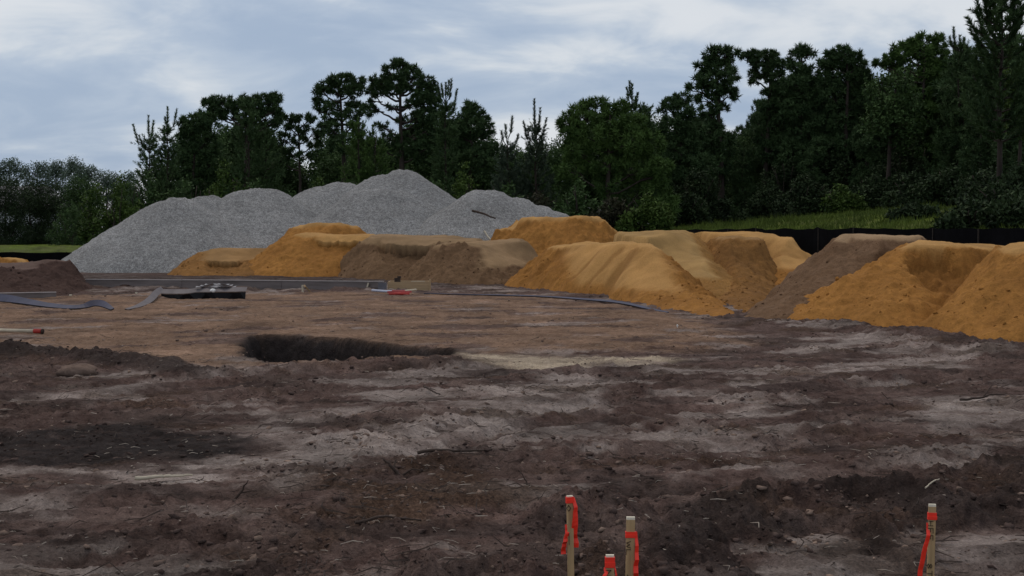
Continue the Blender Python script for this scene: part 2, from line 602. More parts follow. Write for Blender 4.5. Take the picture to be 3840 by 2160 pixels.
LIP = gpoly([(1080, 1386), (1300, 1380), (1480, 1374), (1700, 1380)])
RUTS = [gpoly(p) for p in ([(-200, 1480), (500, 1440), (1100, 1400), (1700, 1385), (2400, 1372)],
                           [(1500, 1640), (1900, 1560), (2200, 1530), (2350, 1500)],
                           [(-200, 1560), (500, 1540), (1100, 1480), (1700, 1440)],
                           [(1700, 1760), (2300, 1700), (3000, 1660), (3800, 1600)],
                           [(-100, 1900), (700, 1860), (1100, 1840)],
                           [(2600, 2230), (3100, 2120), (3500, 2060), (3900, 2020)],
                           [(-200, 1520), (500, 1475), (1100, 1430), (1700, 1410), (2400, 1390)],
                           [(1500, 1700), (1900, 1610), (2250, 1570), (2700, 1540)],
                           [(300, 2080), (900, 2000), (1500, 1930), (2300, 1880), (3000, 1800), (3900, 1700)],
                           [(2300, 1460), (2900, 1440), (3500, 1400), (4000, 1390)],
                           [(2300, 1495), (2900, 1475), (3500, 1435), (4000, 1420)])]


FORMLINE = np.array([FT(322, 40.1), FT(1440, 38.3)])


def ground(x, y):
    """height and soil masks at world x, y"""
    r = np.hypot(x, y)
    site = (1 - sstep(48, 60, y)) * (1 - sstep(30, 45, np.abs(x)))
    site = np.maximum(site, 0.0)
    wx, wy = x + 0.35 * fbm(x * 0.9, y * 0.9, 3), y + 0.9 * fbm(x * 0.8 + 40, y * 0.8, 3)
    fx, fy = x + 0.05 * fbm(x * 5, y * 5, 2), y + 0.10 * fbm(x * 4 + 9, y * 4, 2)
    padm = sstep(-0.5, 0.7, pdist(wx + 0.3 * fbm(x * 1.6, y * 1.6 + 4, 3), wy + 0.5 * fbm(x * 1.2 + 2, y * 1.2, 3), TANP))
    trk = sstep(-0.1, 0.15, pdist(fx, fy, TRACK))
    # streaks: things were pushed mostly across the view
    st = fbm(x * 0.42 + 0.12 * y, y * 0.8 - 0.22 * x, 5, 0.58)
    h = 0.03 * fbm(x * 0.33, y * 0.4, 3)
    calm = np.maximum(padm * 0.62, trk * 0.7)
    amp = (1 - calm)
    h += amp * 0.017 * fbm(x * 0.8, y * 1.35, 6, 0.62)
    h += amp * 0.007 * (ridged(x * 0.65, y * 1.7 + 0.25 * x, 4) - 0.9)
    cm = 0.25 + 0.75 * sstep(-0.2, 0.4, fbm(x * 0.55 + 31, y * 0.75, 3) + 0.05)
    td = pdist(wx, wy, TRACK)
    mnd = sstep(-1.25, -0.75, td + 0.3 * fbm(x * 1.1 + 4, y * 1.1, 3)) * (1 - sstep(-0.12, 0.05, td)) * (1 - sstep(9.5, 11, y))
    bd = pdist(wx * 1, y + 0.25 * fbm(x * 0.8, y * 0.1, 2), BERM_R, False)
    brm = 1 - sstep(0.1, 1.0, bd)
    sd = pdist(fx, fy + 0.2 * perlin(x * 1.3, y * 0.3), SCARP, False)
    scp = 1 - sstep(0.05, 0.75, sd)
    ld = pdist(fx, fy, LIP, False)
    lip = 1 - sstep(0.05, 0.55, ld)
    cm = np.clip(cm * (1 - 0.75 * calm) + 0.9 * mnd + brm * 0.8 + scp + lip * 0.9, 0, 1.3) * (1 - trk * 0.75)
    d1, v1 = worley(x * 4.2, y * 4.2)
    d2, v2 = worley(x * 9.5 + 7, y * 9.5)
    d3, v3 = worley(x * 19 + 3, y * 19)
    clod = np.clip(0.62 - d1, 0, 1) * (v1 > 0.35) * (0.4 + v1) * 0.060 + np.clip(0.6 - d2, 0, 1) * (v2 > 0.25) * 0.055 + np.clip(0.6 - d3, 0, 1) * (v3 > 0.3) * 0.034
    h += site * cm * clod * 0.8
    h += site * (0.012 + 0.012 * cm) * fbm(x * 6, y * 6, 4, 0.6) * (1 - 0.3 * calm)
    # macro features
    h += 0.03 * padm
    h += mnd * (0.03 + 0.07 * fbm(x * 1.8, y * 1.8, 5, 0.65))
    h -= 0.13 * sstep(-0.9, 0.0, td)
    h += brm * (0.04 + 0.11 * np.clip(fbm(x * 0.9 + 3, y * 0.4, 2) + 0.25, 0, 1))
    h += scp * (0.10 + 0.07 * fbm(x * 1.3, y, 3))
    h += lip * 0.05
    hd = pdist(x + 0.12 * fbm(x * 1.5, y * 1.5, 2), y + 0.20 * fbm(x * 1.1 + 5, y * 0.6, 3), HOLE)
    hol = sstep(-0.06, 0.30, hd)
    h -= hol * (0.62 + 0.10 * fbm(x * 2, y * 2, 2))
    for i, R in enumerate(RUTS):
        rd = pdist(x + 0.05 * perlin(x * 2, y * 2), y + 0.18 * perlin(x * 0.5, y * 0.5 + i), R, False)
        g = np.exp(-(rd / 0.17) ** 2)
        tread = 0.5 + 0.5 * np.sin((x * 0.92 + y * 0.4) * 2 * np.pi / 0.16)
        h -= g * (0.038 + 0.040 * tread) - 0.022 * np.exp(-((rd - 0.33) / 0.10) ** 2)
    fd = pdist(x, y, FORMLINE, False)
    h += np.exp(-((fd - 0.35) / 0.5) ** 2) * np.clip(0.05 + 0.13 * fbm(x * 0.8 + 70, y * 0.8, 4, 0.6), 0, 0.2)
    b, t = bank(x, y)
    h = h * np.clip(site + 0.25, 0, 1) + b
    outm = sstep(-0.5, 0.6, t) * sstep(-3, 4, x)
    left = sstep(59.5, 60.5, y) * (1 - sstep(-3, 4, x))
    far = sstep(85, 95, r)
    grass = np.clip(outm + left * sstep(59, 61, y) + far, 0, 1) * (0.75 + 0.25 * sstep(-0.3, 0.3, fbm(x * 0.4, y * 0.4, 3)))
    # soil masks
    pale = np.zeros_like(x)
    for i, pp in enumerate(PALES):
        lo, hi = pp.min(0) - 3, pp.max(0) + 3
        k = (x > lo[0]) & (x < hi[0]) & (y > lo[1]) & (y < hi[1])
        if k.any():
            pale[k] = np.maximum(pale[k], sstep(-0.15, 0.30, pdist(wx[k], wy[k], pp)) * (0.95 if i < 8 else 0.7))
    pale = np.maximum(pale, 0.5 * trk)
    pn = sstep(0.02, 0.38, st + 0.15 * fbm(x * 2.2, y * 4, 3)) * 0.72
    pale = np.maximum(pale, pn * (1 - sstep(0.1, 0.4, mnd)))
    holes = sstep(0.10, 0.45, fbm(x * 1.3 + 7, y * 3.0, 4))
    pale *= (1 - 0.5 * holes) * (1 - 0.28 * np.clip(cm * clod * 18, 0, 1))
    tanm = padm * (0.95 - 0.75 * sstep(0.05, 0.5, fbm(x * 0.55 + 3, y * 0.7, 5, 0.6)))
    tanm *= 1 - 0.85 * np.maximum(scp, 0)
    blk = sstep(-0.12, 0.25, pdist(wx, wy * 0.5 + y * 0.5, BLACKP)) * 0.95
    blk *= 1 - 0.2 * sstep(0.2, 0.6, fbm(x * 2, y * 4, 3))
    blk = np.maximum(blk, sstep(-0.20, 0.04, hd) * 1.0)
    blk = np.maximum(blk, 0.65 * sstep(0.2, 0.7, mnd) * sstep(-0.2, 0.4, fbm(x * 1.2, y * 1.2 + 9, 3)))
    blk = np.maximum(blk, 0.72 * sstep(0.2, 0.8, scp))
    blk = np.maximum(blk, 0.5 * sstep(0.2, 0.5, fbm(x * 0.5 + 50, y * 1.4, 4)) * (1 - padm) * (1 - pale))
    blk = np.maximum(blk, 0.55 * sstep(40, 46, y) * site * (1 - padm))
    lit = sstep(-0.3, 0.5, pdist(wx, wy, LITTER)) * 0.8 * sstep(-0.35, 0.15, fbm(x * 1.1, y * 1.8 + 20, 4))
    lit = np.maximum(lit, 0.55 * sstep(0.25, 0.55, fbm(x * 0.7 + 80, y * 1.5, 4)) * (1 - padm))
    bri = sstep(-0.1, 0.3, pdist(fx, wy * 0.4 + y * 0.6, BRIGHT)) * (1 - 0.5 * holes)
    tone = 0.54 + 0.34 * fbm(x * 0.75 + 11, y * 0.95, 6, 0.64) - 0.16 * sstep(0.1, 0.5, fbm(x * 0.5 + 0.1 * y, y * 0.6 + 60 - 0.2 * x, 5)) * (1 - padm) - 0.10 * mnd + 0.6 * np.clip(clod * cm, 0, 0.08)
    one = np.ones_like(x)
    z0 = 1 - np.clip(blk, 0, 1) * 0.8
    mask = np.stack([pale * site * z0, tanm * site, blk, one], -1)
    mask2 = np.stack([bri, lit * site, grass, one], -1)
    mask2 = np.concatenate([mask2[:, :3], tone[:, None]], -1)
    return h, mask, mask2


def gz(x, y):
    a, b = np.atleast_1d(np.asarray(x, float)), np.atleast_1d(np.asarray(y, float))
    r = ground(a, b)[0]
    return float(r[0]) if np.isscalar(x) else r


def build_ground():
    rr = np.concatenate([np.linspace(0.3, 5.4, 14)[:-1], np.geomspace(5.4, 32, 430)[:-1],
                         np.geomspace(32, 80, 120)[:-1], np.geomspace(80, 3000, 45)])
    c = math.radians(25)
    side = c + (np.pi - c) * (np.linspace(0, 1, 34)[1:] ** 1.6)
    aa = np.concatenate([-side[::-1], np.linspace(-c, c, 580), side])
    A, Rr = np.meshgrid(aa, rr)
    x, y = Rr * np.sin(A), Rr * np.cos(A)
    sh = x.shape
    h, m1, m2 = ground(x.ravel(), y.ravel())
    V = np.stack([x.ravel(), y.ravel(), h], -1)
    i, j = np.meshgrid(np.arange(sh[0] - 1), np.arange(sh[1] - 1), indexing='ij')
    a = i * sh[1] + j
    F = np.stack([a, a + 1, a + sh[1] + 1, a + sh[1]], -1).reshape(-1, 4)
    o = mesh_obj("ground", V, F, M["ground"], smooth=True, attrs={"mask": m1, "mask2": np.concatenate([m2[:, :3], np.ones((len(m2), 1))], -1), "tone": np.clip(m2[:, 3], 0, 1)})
    tag(o, "churned brown dirt of the building site with ruts and pale sand patches", kind="structure")


build_ground()

# ------------------------------------------------------------------ heaps of sand, soil and gravel
def heap_field(foot, crest, res, seed, rough=0.05, warp=0.15, top_round=0.10, bites=(), tool=None, concave=0.0, clods=1.0, res_pad=0.3, lips=(), streak=0.0, topn=0.02):
    foot, crest = np.asarray(foot, float), np.asarray(crest, float)
    lo, hi = foot.min(0) - res_pad, foot.max(0) + res_pad
    nx, ny = int((hi[0] - lo[0]) / res) + 2, int((hi[1] - lo[1]) / res) + 2
    X, Y = np.meshgrid(np.linspace(lo[0], hi[0], nx), np.linspace(lo[1], hi[1], ny), indexing='ij')
    x, y = X.ravel(), Y.ravel()
    s0 = seed * 13.7
    wx = x + warp * fbm(x * 0.6 + s0, y * 0.6, 3)
    wy = y + warp * fbm(x * 0.6, y * 0.6 + s0, 3)
    dF = pdist(wx, wy, foot)
    dC = pdist(wx, wy, crest) if len(crest) > 2 else -pdist(wx, wy, crest, False)
    dc = np.maximum(-dC, 0)
    w, zc = 0, 0
    for k in range(len(crest)):
        q = 1 / (np.hypot(wx - crest[k, 0], wy - crest[k, 1]) + 0.15) ** 3
        w = w + q; zc = zc + q * crest[k, 2]
    zc = zc / w
    s = np.clip(dF, 0, None) / (np.clip(dF, 0, None) + dc + 1e-6)
    k = top_round
    a, b = s * (1 + 0.4 * k), np.ones_like(s)
    hh = np.clip(0.5 + 0.5 * (b - a) / k, 0, 1)
    s = b + (a - b) * hh - k * hh * (1 - hh) + k * 0.25 * 0.5
    s = np.clip(s, 0, 1.02) ** (1 + concave)
    z = zc * s
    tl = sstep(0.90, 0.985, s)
    if tool is not None:
        tl = np.maximum(tl, tool(x, y, s))
    dk = np.zeros_like(x)
    en = sstep(0.0, 0.25, s)
    sc = 1 - 0.85 * tl
    z = z + en * rough * sc * (1.5 * fbm(x * 0.9 + s0, y * 0.9, 5, 0.55) + 0.35 * (ridged(x * 1.7, y * 1.7 + s0, 2) - 0.8))
    z = z + en * topn * (fbm(x * 0.45 + s0, y * 0.45 + 3, 3) - 0.3 * sstep(0.85, 1, s))
    z = z + en * (0.008 + 0.3 * rough * sc) * fbm(x * 4 + s0, y * 4, 4, 0.62)
    d1, v1 = worley(x * 3.6 + s0, y * 3.6)
    d2, v2 = worley(x * 8 + s0, y * 8)
    z = z + clods * en * sc * (np.clip(0.55 - d1, 0, 1) * (v1 > 0.45) * 0.12 * (rough / 0.05) + np.clip(0.55 - d2, 0, 1) * (v2 > 0.4) * 0.05)
    cd = crest[:, :2] - crest[:, :2].mean(0)
    ev, evec = np.linalg.eigh(cd.T @ cd)
    al = x * evec[0, 1] + y * evec[1, 1]
    if streak:
        g = np.clip(perlin(al * 1.35 + s0, s0 + 0.08 * x) * 1.3 + 0.35 * perlin(al * 4.1, s0 + 0.3 * x) - 0.15, 0, 1) * sstep(0.08, 0.25, s) * (1 - sstep(0.9, 0.99, s))
        z = z - 0.09 * streak * g
        dk = np.maximum(dk, 0.45 * streak * sstep(0.12, 0.4, g))
    ysh = np.zeros_like(x)
    for (es, px0, px1, cut, over) in lips:
        pxx = 1920 + FPX * x / (y * math.cos(PITCH) + CAM_H * math.sin(PITCH))
        wd_ = 0.12 * (px1 - px0)
        m_ = sstep(px0 - wd_, px0 + wd_, pxx) * (1 - sstep(px1 - wd_, px1 + wd_, pxx)) * (y < crest[:, 1].max())
        e_ = es + 0.10 * (1 - m_) + 0.020 * fbm(x * 1.1 + s0, y * 0.3, 4, 0.5)
        low = (s < e_)
        z = z - cut * m_ * low * sstep(e_ - 0.62, e_ - 0.02, s)
        ysh = ysh - over * m_ * (~low) * (1 - sstep(e_, e_ + 0.13, s))
        tl = np.where(low, tl * (1 - m_), np.maximum(tl, m_ * (s < 1.1)))
        dk = np.maximum(dk, 0.30 * m_ * low * sstep(e_ - 0.5, e_, s))  # sand colour darkened below the lip for the overhang's shade
    for (bx, by, rx, ry, rot, dep) in bites:
        ca, sa = math.cos(rot), math.sin(rot)
        u = ((x - bx) * ca + (y - by) * sa) / rx + 0.18 * fbm(x * 1.7 + s0, y * 1.7, 3)
        v = (-(x - bx) * sa + (y - by) * ca) / ry + 0.18 * fbm(x * 1.7, y * 1.7 + s0, 3)
        rdist = np.hypot(u, v)
        e = sstep(1.0, 0.92, rdist)
        z = z - dep * e * np.clip(0.52 + 0.62 * v, 0.0, 1.1)
        z = z + e * 0.05 * fbm(x * 3 + s0, y * 3, 4, 0.6) + e * np.clip(0.5 - d1, 0, 1) * 0.12
        dk = np.maximum(dk, e * 0.6)  # shade of the scooped hollow put into the sand colour
        tl = tl * (1 - e)
    z = np.where(dF > 0, z - 0.08 * (1 - sstep(0, 0.5, dF)), -0.08 + dF * 0.8)
    V = np.stack([x, y + ysh, z], -1)
    i, j = np.meshgrid(np.arange(nx - 1), np.arange(ny - 1), indexing='ij')
    q = (i * ny + j).ravel()
    F = np.stack([q, q + ny, q + ny + 1, q + 1], -1)
    keep = (dF[F] > -0.25).any(1)
    F = F[keep]
    used = np.unique(F)
    mp = np.zeros(len(V), int); mp[used] = np.arange(len(used))
    at = np.stack([tl, dk, np.zeros_like(tl), np.ones_like(tl)], -1)
    return V[used], mp[F], at[used]


CRUMBS = 300
_t = (1 + 5 ** 0.5) / 2
ICO = np.array([[-1, _t, 0], [1, _t, 0], [-1, -_t, 0], [1, -_t, 0], [0, -1, _t], [0, 1, _t], [0, -1, -_t], [0, 1, -_t], [_t, 0, -1], [_t, 0, 1], [-_t, 0, -1], [-_t, 0, 1]]) / 1.9
ICOF = np.array([[0, 11, 5], [0, 5, 1], [0, 1, 7], [0, 7, 10], [0, 10, 11], [1, 5, 9], [5, 11, 4], [11, 10, 2], [10, 7, 6], [7, 1, 8], [3, 9, 4], [3, 4, 2], [3, 2, 6], [3, 6, 8], [3, 8, 9], [4, 9, 5], [2, 4, 11], [6, 2, 10], [8, 6, 7], [9, 8, 1]])


def sand_pile(label, mat, foot, crest, res=0.066, seed=1, name="sand_pile", cat="sand pile", group="dumped sand piles", **kw):
    foot = np.array([FT(*p) for p in foot])
    crest = np.array([P(*p) for p in crest])
    kw['rough'] = kw.get('rough', 0.05) * 1.2
    kw['top_round'] = kw.get('top_round', 0.10) * 0.6
    kw['topn'] = 0.065
    kw['warp'] = 0.26
    kw["bites"] = [(*FT(b[0], b[1]), *b[2:]) for b in kw.get("bites", ())]
    V, F, at = heap_field(foot, crest, res, seed, **kw)
    c = foot.mean(0)
    V = V - np.array([c[0], c[1], 0])
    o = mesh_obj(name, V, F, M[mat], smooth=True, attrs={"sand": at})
    o.location = (c[0], c[1], 0)
    # loose crumbs that rolled down the rough slopes
    k = np.where((V[:, 2] > 0.02) & (at[:, 0] < 0.3) & (V[:, 1] < np.quantile(V[:, 1], 0.8)))[0]
    if len(k) > 50:
        k = rng.choice(k, CRUMBS)
        zl = V[k, 2]
        n = len(k)
        sz = (0.010 + 0.035 * rng.random(n) ** 4) * (1.15 - 0.5 * np.clip(zl / 1.5, 0, 1))
        W = ICO[None] * (1 + 0.25 * rng.standard_normal((n, 12, 1))) * sz[:, None, None] * (0.7 + 0.6 * rng.random((n, 1, 3))) + V[k][:, None]
        A = np.tile(np.array([[0, 0.15, 0, 1.0]]), (n * 12, 1))
        A[:, 1] = np.repeat(np.clip(rng.normal(0.05, 0.2, n), 0, 0.6), 12)
        cr_ = mesh_obj("sand_crumbs" if cat == "sand pile" else "soil_crumbs", W.reshape(-1, 3), (ICOF[None] + 12 * np.arange(n)[:, None, None]).reshape(-1, 3), M[mat], o, smooth=True, attrs={"sand": A})
        cr_["kind"] = "stuff"
    return tag(o, label, cat, group)


# gravel: one pile of seven merged heaps
gp = empty("gravel_pile", (*FT(1250, 62), 0))
tag(gp, "huge pale grey crushed gravel pile with several peaks behind the sand", "gravel pile")
GH = [  # crest points (px, py, distance), toe radius factor
    ([(610, 755, 60.0), (650, 740, 60.2), (690, 742, 60.5)], 1.66, 1), ([(745, 737, 62.5), (800, 732, 63)], 1.5, 2),
    ([(905, 714, 63.4), (960, 707, 63.5), (1030, 710, 64)], 1.6, 3), ([(1195, 699, 66.0), (1265, 683, 66.0), (1305, 686, 66)], 1.6, 4),
    ([(1425, 658, 65.5), (1500, 636, 65.5), (1530, 637, 65.5)], 1.5, 5), ([(1350, 716, 63.0), (1430, 707, 63.0), (1520, 718, 63.2)], 1.5, 6),
    ([(1785, 711, 61.8), (1850, 714, 62), (1950, 742, 62.4), (2040, 772, 63), (2090, 795, 63)], 1.55, 7)]
for cr, k, sd in GH:
    c3 = np.array([P(*p) for p in cr])
    th = np.linspace(0, 2 * np.pi, 15)[:-1]
    pts = []
    for q in c3:
        r = q[2] * k
        pts.append(q[:2] + r * np.stack([np.cos(th), np.sin(th)], -1) * np.array([1.0, 0.95]))
    pts = np.concatenate(pts)
    ctr = pts.mean(0)
    an = np.arctan2(pts[:, 1] - ctr[1], pts[:, 0] - ctr[0])
    # convex outline of the toe
    P0 = pts[np.lexsort((pts[:, 1], pts[:, 0]))]
    def half(a):
        h = []
        for q in a:
            while len(h) > 1 and np.cross(h[-1] - h[-2], q - h[-2]) <= 0:
                h.pop()
            h.append(q)
        return h
    hull = np.array(half(P0)[:-1] + half(P0[::-1])[:-1])
    V, F, at = heap_field(hull, c3, 0.105, sd, rough=0.012, warp=0.10, top_round=0.10, clods=0.2)
    V[:, 2] += 0.016 * rng.standard_normal(len(V)) * (V[:, 2] > 0.1)
    mesh_obj("heap", V - np.array(gp.location), F, M["gravel"], gp, smooth=True, attrs={"sand": at})

R_ = math.radians
sand_pile("low tan sand pile with a dark scooped hollow, leftmost in front of the gravel", "tan",
          [(612, 53), (700, 51.5), (900, 51), (1080, 52), (1110, 56), (1000, 60), (800, 60), (640, 57)],
          [(750, 943, 55), (840, 935, 55), (1000, 928, 56), (1000, 926, 57), (830, 930, 56.5)], seed=11, rough=0.03,
          lips=[(0.55, 775, 905, 0.20, 0.12)], tool=lambda x, y, s: sstep(0.55, 0.62, s) * sstep(FT(700, 53)[0], FT(760, 53)[0], x))
sand_pile("bright orange sand pile with a rounded top against the gravel", "orange",
          [(930, 57), (1000, 54.5), (1250, 54), (1500, 56), (1560, 60), (1450, 64), (1100, 64), (960, 61)],
          [(1115, 845, 58), (1190, 832, 58), (1260, 834, 58), (1335, 845, 58.5), (1280, 840, 60), (1150, 842, 60)], seed=12, rough=0.05)
sand_pile("orange sand pile with a smooth flat golden bench cut across its top", "orange",
          [(862, 52.2), (980, 51), (1180, 50.5), (1360, 51), (1480, 54), (1480, 58), (1200, 59.5), (1000, 59), (900, 56)],
          [(1120, 872, 54.5), (1180, 876, 54), (1290, 881, 53.8), (1400, 884, 54), (1400, 878, 56.5), (1150, 873, 56.5)], seed=13, rough=0.05,
          lips=[(0.80, 1185, 1500, 0.16, 0.12)])
sand_pile("grey-brown sand pile with a flat top and a dark undercut edge", "brown",
          [(1205, 52), (1320, 48.5), (1500, 47), (1700, 47), (1850, 50), (1880, 55), (1700, 59), (1400, 58.5), (1260, 56)],
          [(1392, 886, 52), (1500, 890, 50.5), (1650, 898, 50.3), (1790, 900, 51), (1790, 893, 55), (1650, 880, 56), (1400, 880, 55)], seed=14, rough=0.05,
          lips=[(0.80, 1430, 1620, 0.34, 0.20)], tool=lambda x, y, s: sstep(0.80, 0.84, s))
sand_pile("thin golden sand ridge showing behind the flat grey-brown pile", "orange",
          [(1560, 58), (1800, 57.5), (1950, 58), (1950, 62), (1750, 63), (1580, 62)],
          [(1640, 879, 59.5), (1740, 882, 59.2), (1800, 889, 59.2), (1790, 883, 61), (1660, 878, 61)], seed=15, rough=0.02, group="dumped sand piles")
sand_pile("dark brown lumpy sand mound in the middle behind the wooden form box", "brown",
          [(1480, 46), (1600, 43.2), (1780, 42.5), (1930, 43), (2040, 46), (2060, 50), (1900, 53), (1680, 52), (1540, 50)],
          [(1640, 916, 47.3), (1700, 908, 47), (1775, 915, 46.5), (1830, 918, 47), (1960, 905, 48), (1960, 898, 50), (1700, 903, 50)], seed=16, rough=0.085,
          tool=lambda x, y, s: sstep(-0.2, 0.35, x - FT(1800, 46)[0] + 0.25 * fbm(x * 1.4, y * 1.4, 3)) * sstep(0.35, 0.5, s))
sand_pile("rough orange sand pile rising highest in the middle, in front of the trees", "orange",
          [(1740, 57), (1850, 55), (2100, 52), (2350, 52), (2440, 55), (2420, 60), (2200, 62.5), (1950, 62), (1780, 60)],
          [(1860, 858, 57.2), (1930, 853, 57.5), (1985, 816, 57), (2060, 812, 56.6), (2190, 806, 56.4), (2240, 818, 56.6), (2310, 857, 56.8), (2240, 812, 58.5), (1990, 812, 59)], seed=17, rough=0.09, top_round=0.06)
sand_pile("big smooth olive-tan sand pile sloping down to the right behind the central orange pile", "olive",
          [(2230, 50), (2330, 42), (2480, 36), (2640, 33.2), (2790, 33.5), (2860, 37), (2850, 44), (2750, 50), (2520, 54), (2320, 54)],
          [(2304, 878, 47), (2360, 880, 42), (2420, 885, 40.5), (2500, 868, 42), (2580, 866, 45), (2520, 861, 48), (2400, 868, 49.5)], seed=18, rough=0.03, top_round=0.35, streak=0.35,
          tool=lambda x, y, s: np.clip(sstep(0.22, 0.3, s) * (1 - 0.9 * sstep(-0.1, 0.3, x - (FT(2630, 40)[0] + (42 - y) * -0.02) + 0.2 * fbm(x, y, 3))), 0, 1))
sand_pile("large orange sand pile in the centre foreground with smooth streaked flank", "orange",
          [(1884, 41.5), (1960, 40.2), (2066, 38.2), (2160, 36.4), (2264, 34.9), (2360, 32), (2445, 29.6), (2560, 27.5), (2680, 26.4), (2797, 25.9), (2810, 27.5), (2720, 33), (2560, 40), (2350, 46), (2100, 47.5), (1930, 46)],
          [(2066, 921, 42.5), (2170, 916, 40), (2290, 912, 37.5), (2380, 912, 36), (2440, 926, 35), (2430, 916, 37.2), (2357, 905, 39.5), (2200, 908, 43)], res=0.055, seed=19, rough=0.06, top_round=0.12, streak=1.0,
          tool=lambda x, y, s: 0.85 * sstep(0.12, 0.3, s) * (1 - sstep(0.75, 1.15, np.abs((x - FT(2345, 34)[0]) * 0.85 - (y - 34) * -0.02 + 0.12 * fbm(x * 1.2, y * 1.2, 3)) + 0.25 * np.clip(0.35 - s, 0, 1))))
sand_pile("rough tan sand pile between the olive pile and the bright golden one", "tan",
          [(2540, 44), (2620, 36), (2700, 30), (2790, 26.8), (2850, 28), (2920, 35), (2950, 41), (2900, 47), (2760, 51), (2600, 50)],
          [(2690, 886, 43), (2760, 884, 42), (2830, 894, 41.8), (2840, 888, 44), (2740, 880, 46)], seed=20, rough=0.055, top_round=0.3)
sand_pile("smooth golden sand pile ending against the black silt fence", "orange",
          [(2580, 49), (2780, 41.5), (2960, 37.5), (3110, 38.5), (3130, 43), (3000, 49), (2800, 54), (2640, 54)],
          [(2605, 871, 50), (2770, 876, 47), (2900, 886, 44.5), (2970, 892, 43.5), (2960, 888, 45.5), (2800, 870, 50), (2650, 868, 51.5)], seed=21, rough=0.025, top_round=0.22, streak=0.5,
          tool=lambda x, y, s: sstep(0.3, 0.45, s) * 0.9)
sand_pile("grey-brown sand pile with a long left slope, right of the central orange pile", "greybrown",
          [(2760, 26.2), (2860, 25.2), (3050, 25), (3300, 26), (3560, 28), (3640, 32), (3500, 36.5), (3200, 37), (2950, 34), (2820, 29.5)],
          [(3140, 897, 30), (3215, 876, 30.5), (3300, 884, 29.5), (3420, 896, 29.5), (3480, 899, 31), (3400, 886, 32.5), (3225, 873, 32.5)], res=0.05, seed=22, rough=0.045, top_round=0.08,
          bites=[(3330, 28.7, 0.26, 0.34, 0.2, 0.30)])
sand_pile("orange sand pile with a rough dark hollow near its crest, right side", "orange",
          [(2850, 26.1), (2960, 24.8), (3150, 23.6), (3330, 22.9), (3520, 23), (3780, 24.5), (3900, 27), (3850, 31), (3600, 32.5), (3300, 31.5), (3050, 29)],
          [(3385, 919, 27), (3440, 911, 26.6), (3560, 916, 26.4), (3720, 928, 26.6), (3760, 922, 28.5), (3640, 906, 29.4), (3462, 899, 29)], res=0.045, seed=23, rough=0.045, top_round=0.07,
          bites=[(3535, 25.6, 0.62, 0.8, 0.15, 0.30), (3425, 26.3, 0.18, 0.22, 0, 0.10)])
sand_pile("orange sand pile cut off by the right edge, nearest of all the piles", "orange",
          [(3420, 23.4), (3480, 21.6), (3620, 20.6), (3840, 20.2), (4200, 20.6), (4500, 22), (4600, 25.5), (4300, 28), (3900, 28), (3600, 26.3)],
          [(3800, 930, 23.2), (3960, 905, 23), (4150, 895, 23.5), (4250, 890, 24.6), (4000, 888, 25.2), (3800, 917, 24.6)], res=0.042, seed=24, rough=0.04, top_round=0.10)
sand_pile("dark brown soil mound at the left edge beside the slab form", "soil",
          [(-400, 36), (-100, 34.5), (120, 34.5), (270, 36.2), (365, 38.6), (350, 42), (200, 46), (-100, 47), (-400, 45)],
          [(-150, 985, 40), (20, 1000, 39.5), (90, 1003, 39.2), (130, 985, 40), (190, 974, 40.5), (240, 984, 40.8), (200, 976, 42.5), (100, 985, 43.5), (-150, 978, 43)], seed=25, rough=0.085, top_round=0.16,
          name="soil_mound", cat="soil mound", group=None, clods=0.35, res=0.05)
sand_pile("small golden sand pile peeking over the dark mound at the left edge", "orange",
          [(-150, 47), (20, 46), (140, 47), (160, 50), (60, 53), (-120, 52)],
          [(-60, 968, 49.2), (25, 966, 49), (70, 970, 49), (110, 992, 48.8), (60, 974, 50.5), (-60, 968, 51)], seed=26, rough=0.07)

# ------------------------------------------------------------------ loose clods, straw and roots on the dirt
def scatter_xy(n, r0, r1, power=1.0, half=24):
    u = rng.random(n) ** power
    r = r0 * (r1 / r0) ** u
    a = np.radians((rng.random(n) * 2 - 1) * half)
    return r * np.sin(a), r * np.cos(a)


def on_pile(x, y):
    k = np.zeros(x.shape, bool)
    k |= (y > 27 - 0.0 * x) & (x > 2.5)
    k |= y > 37
    k |= (y > 19.5) & (x > 6)
    return k


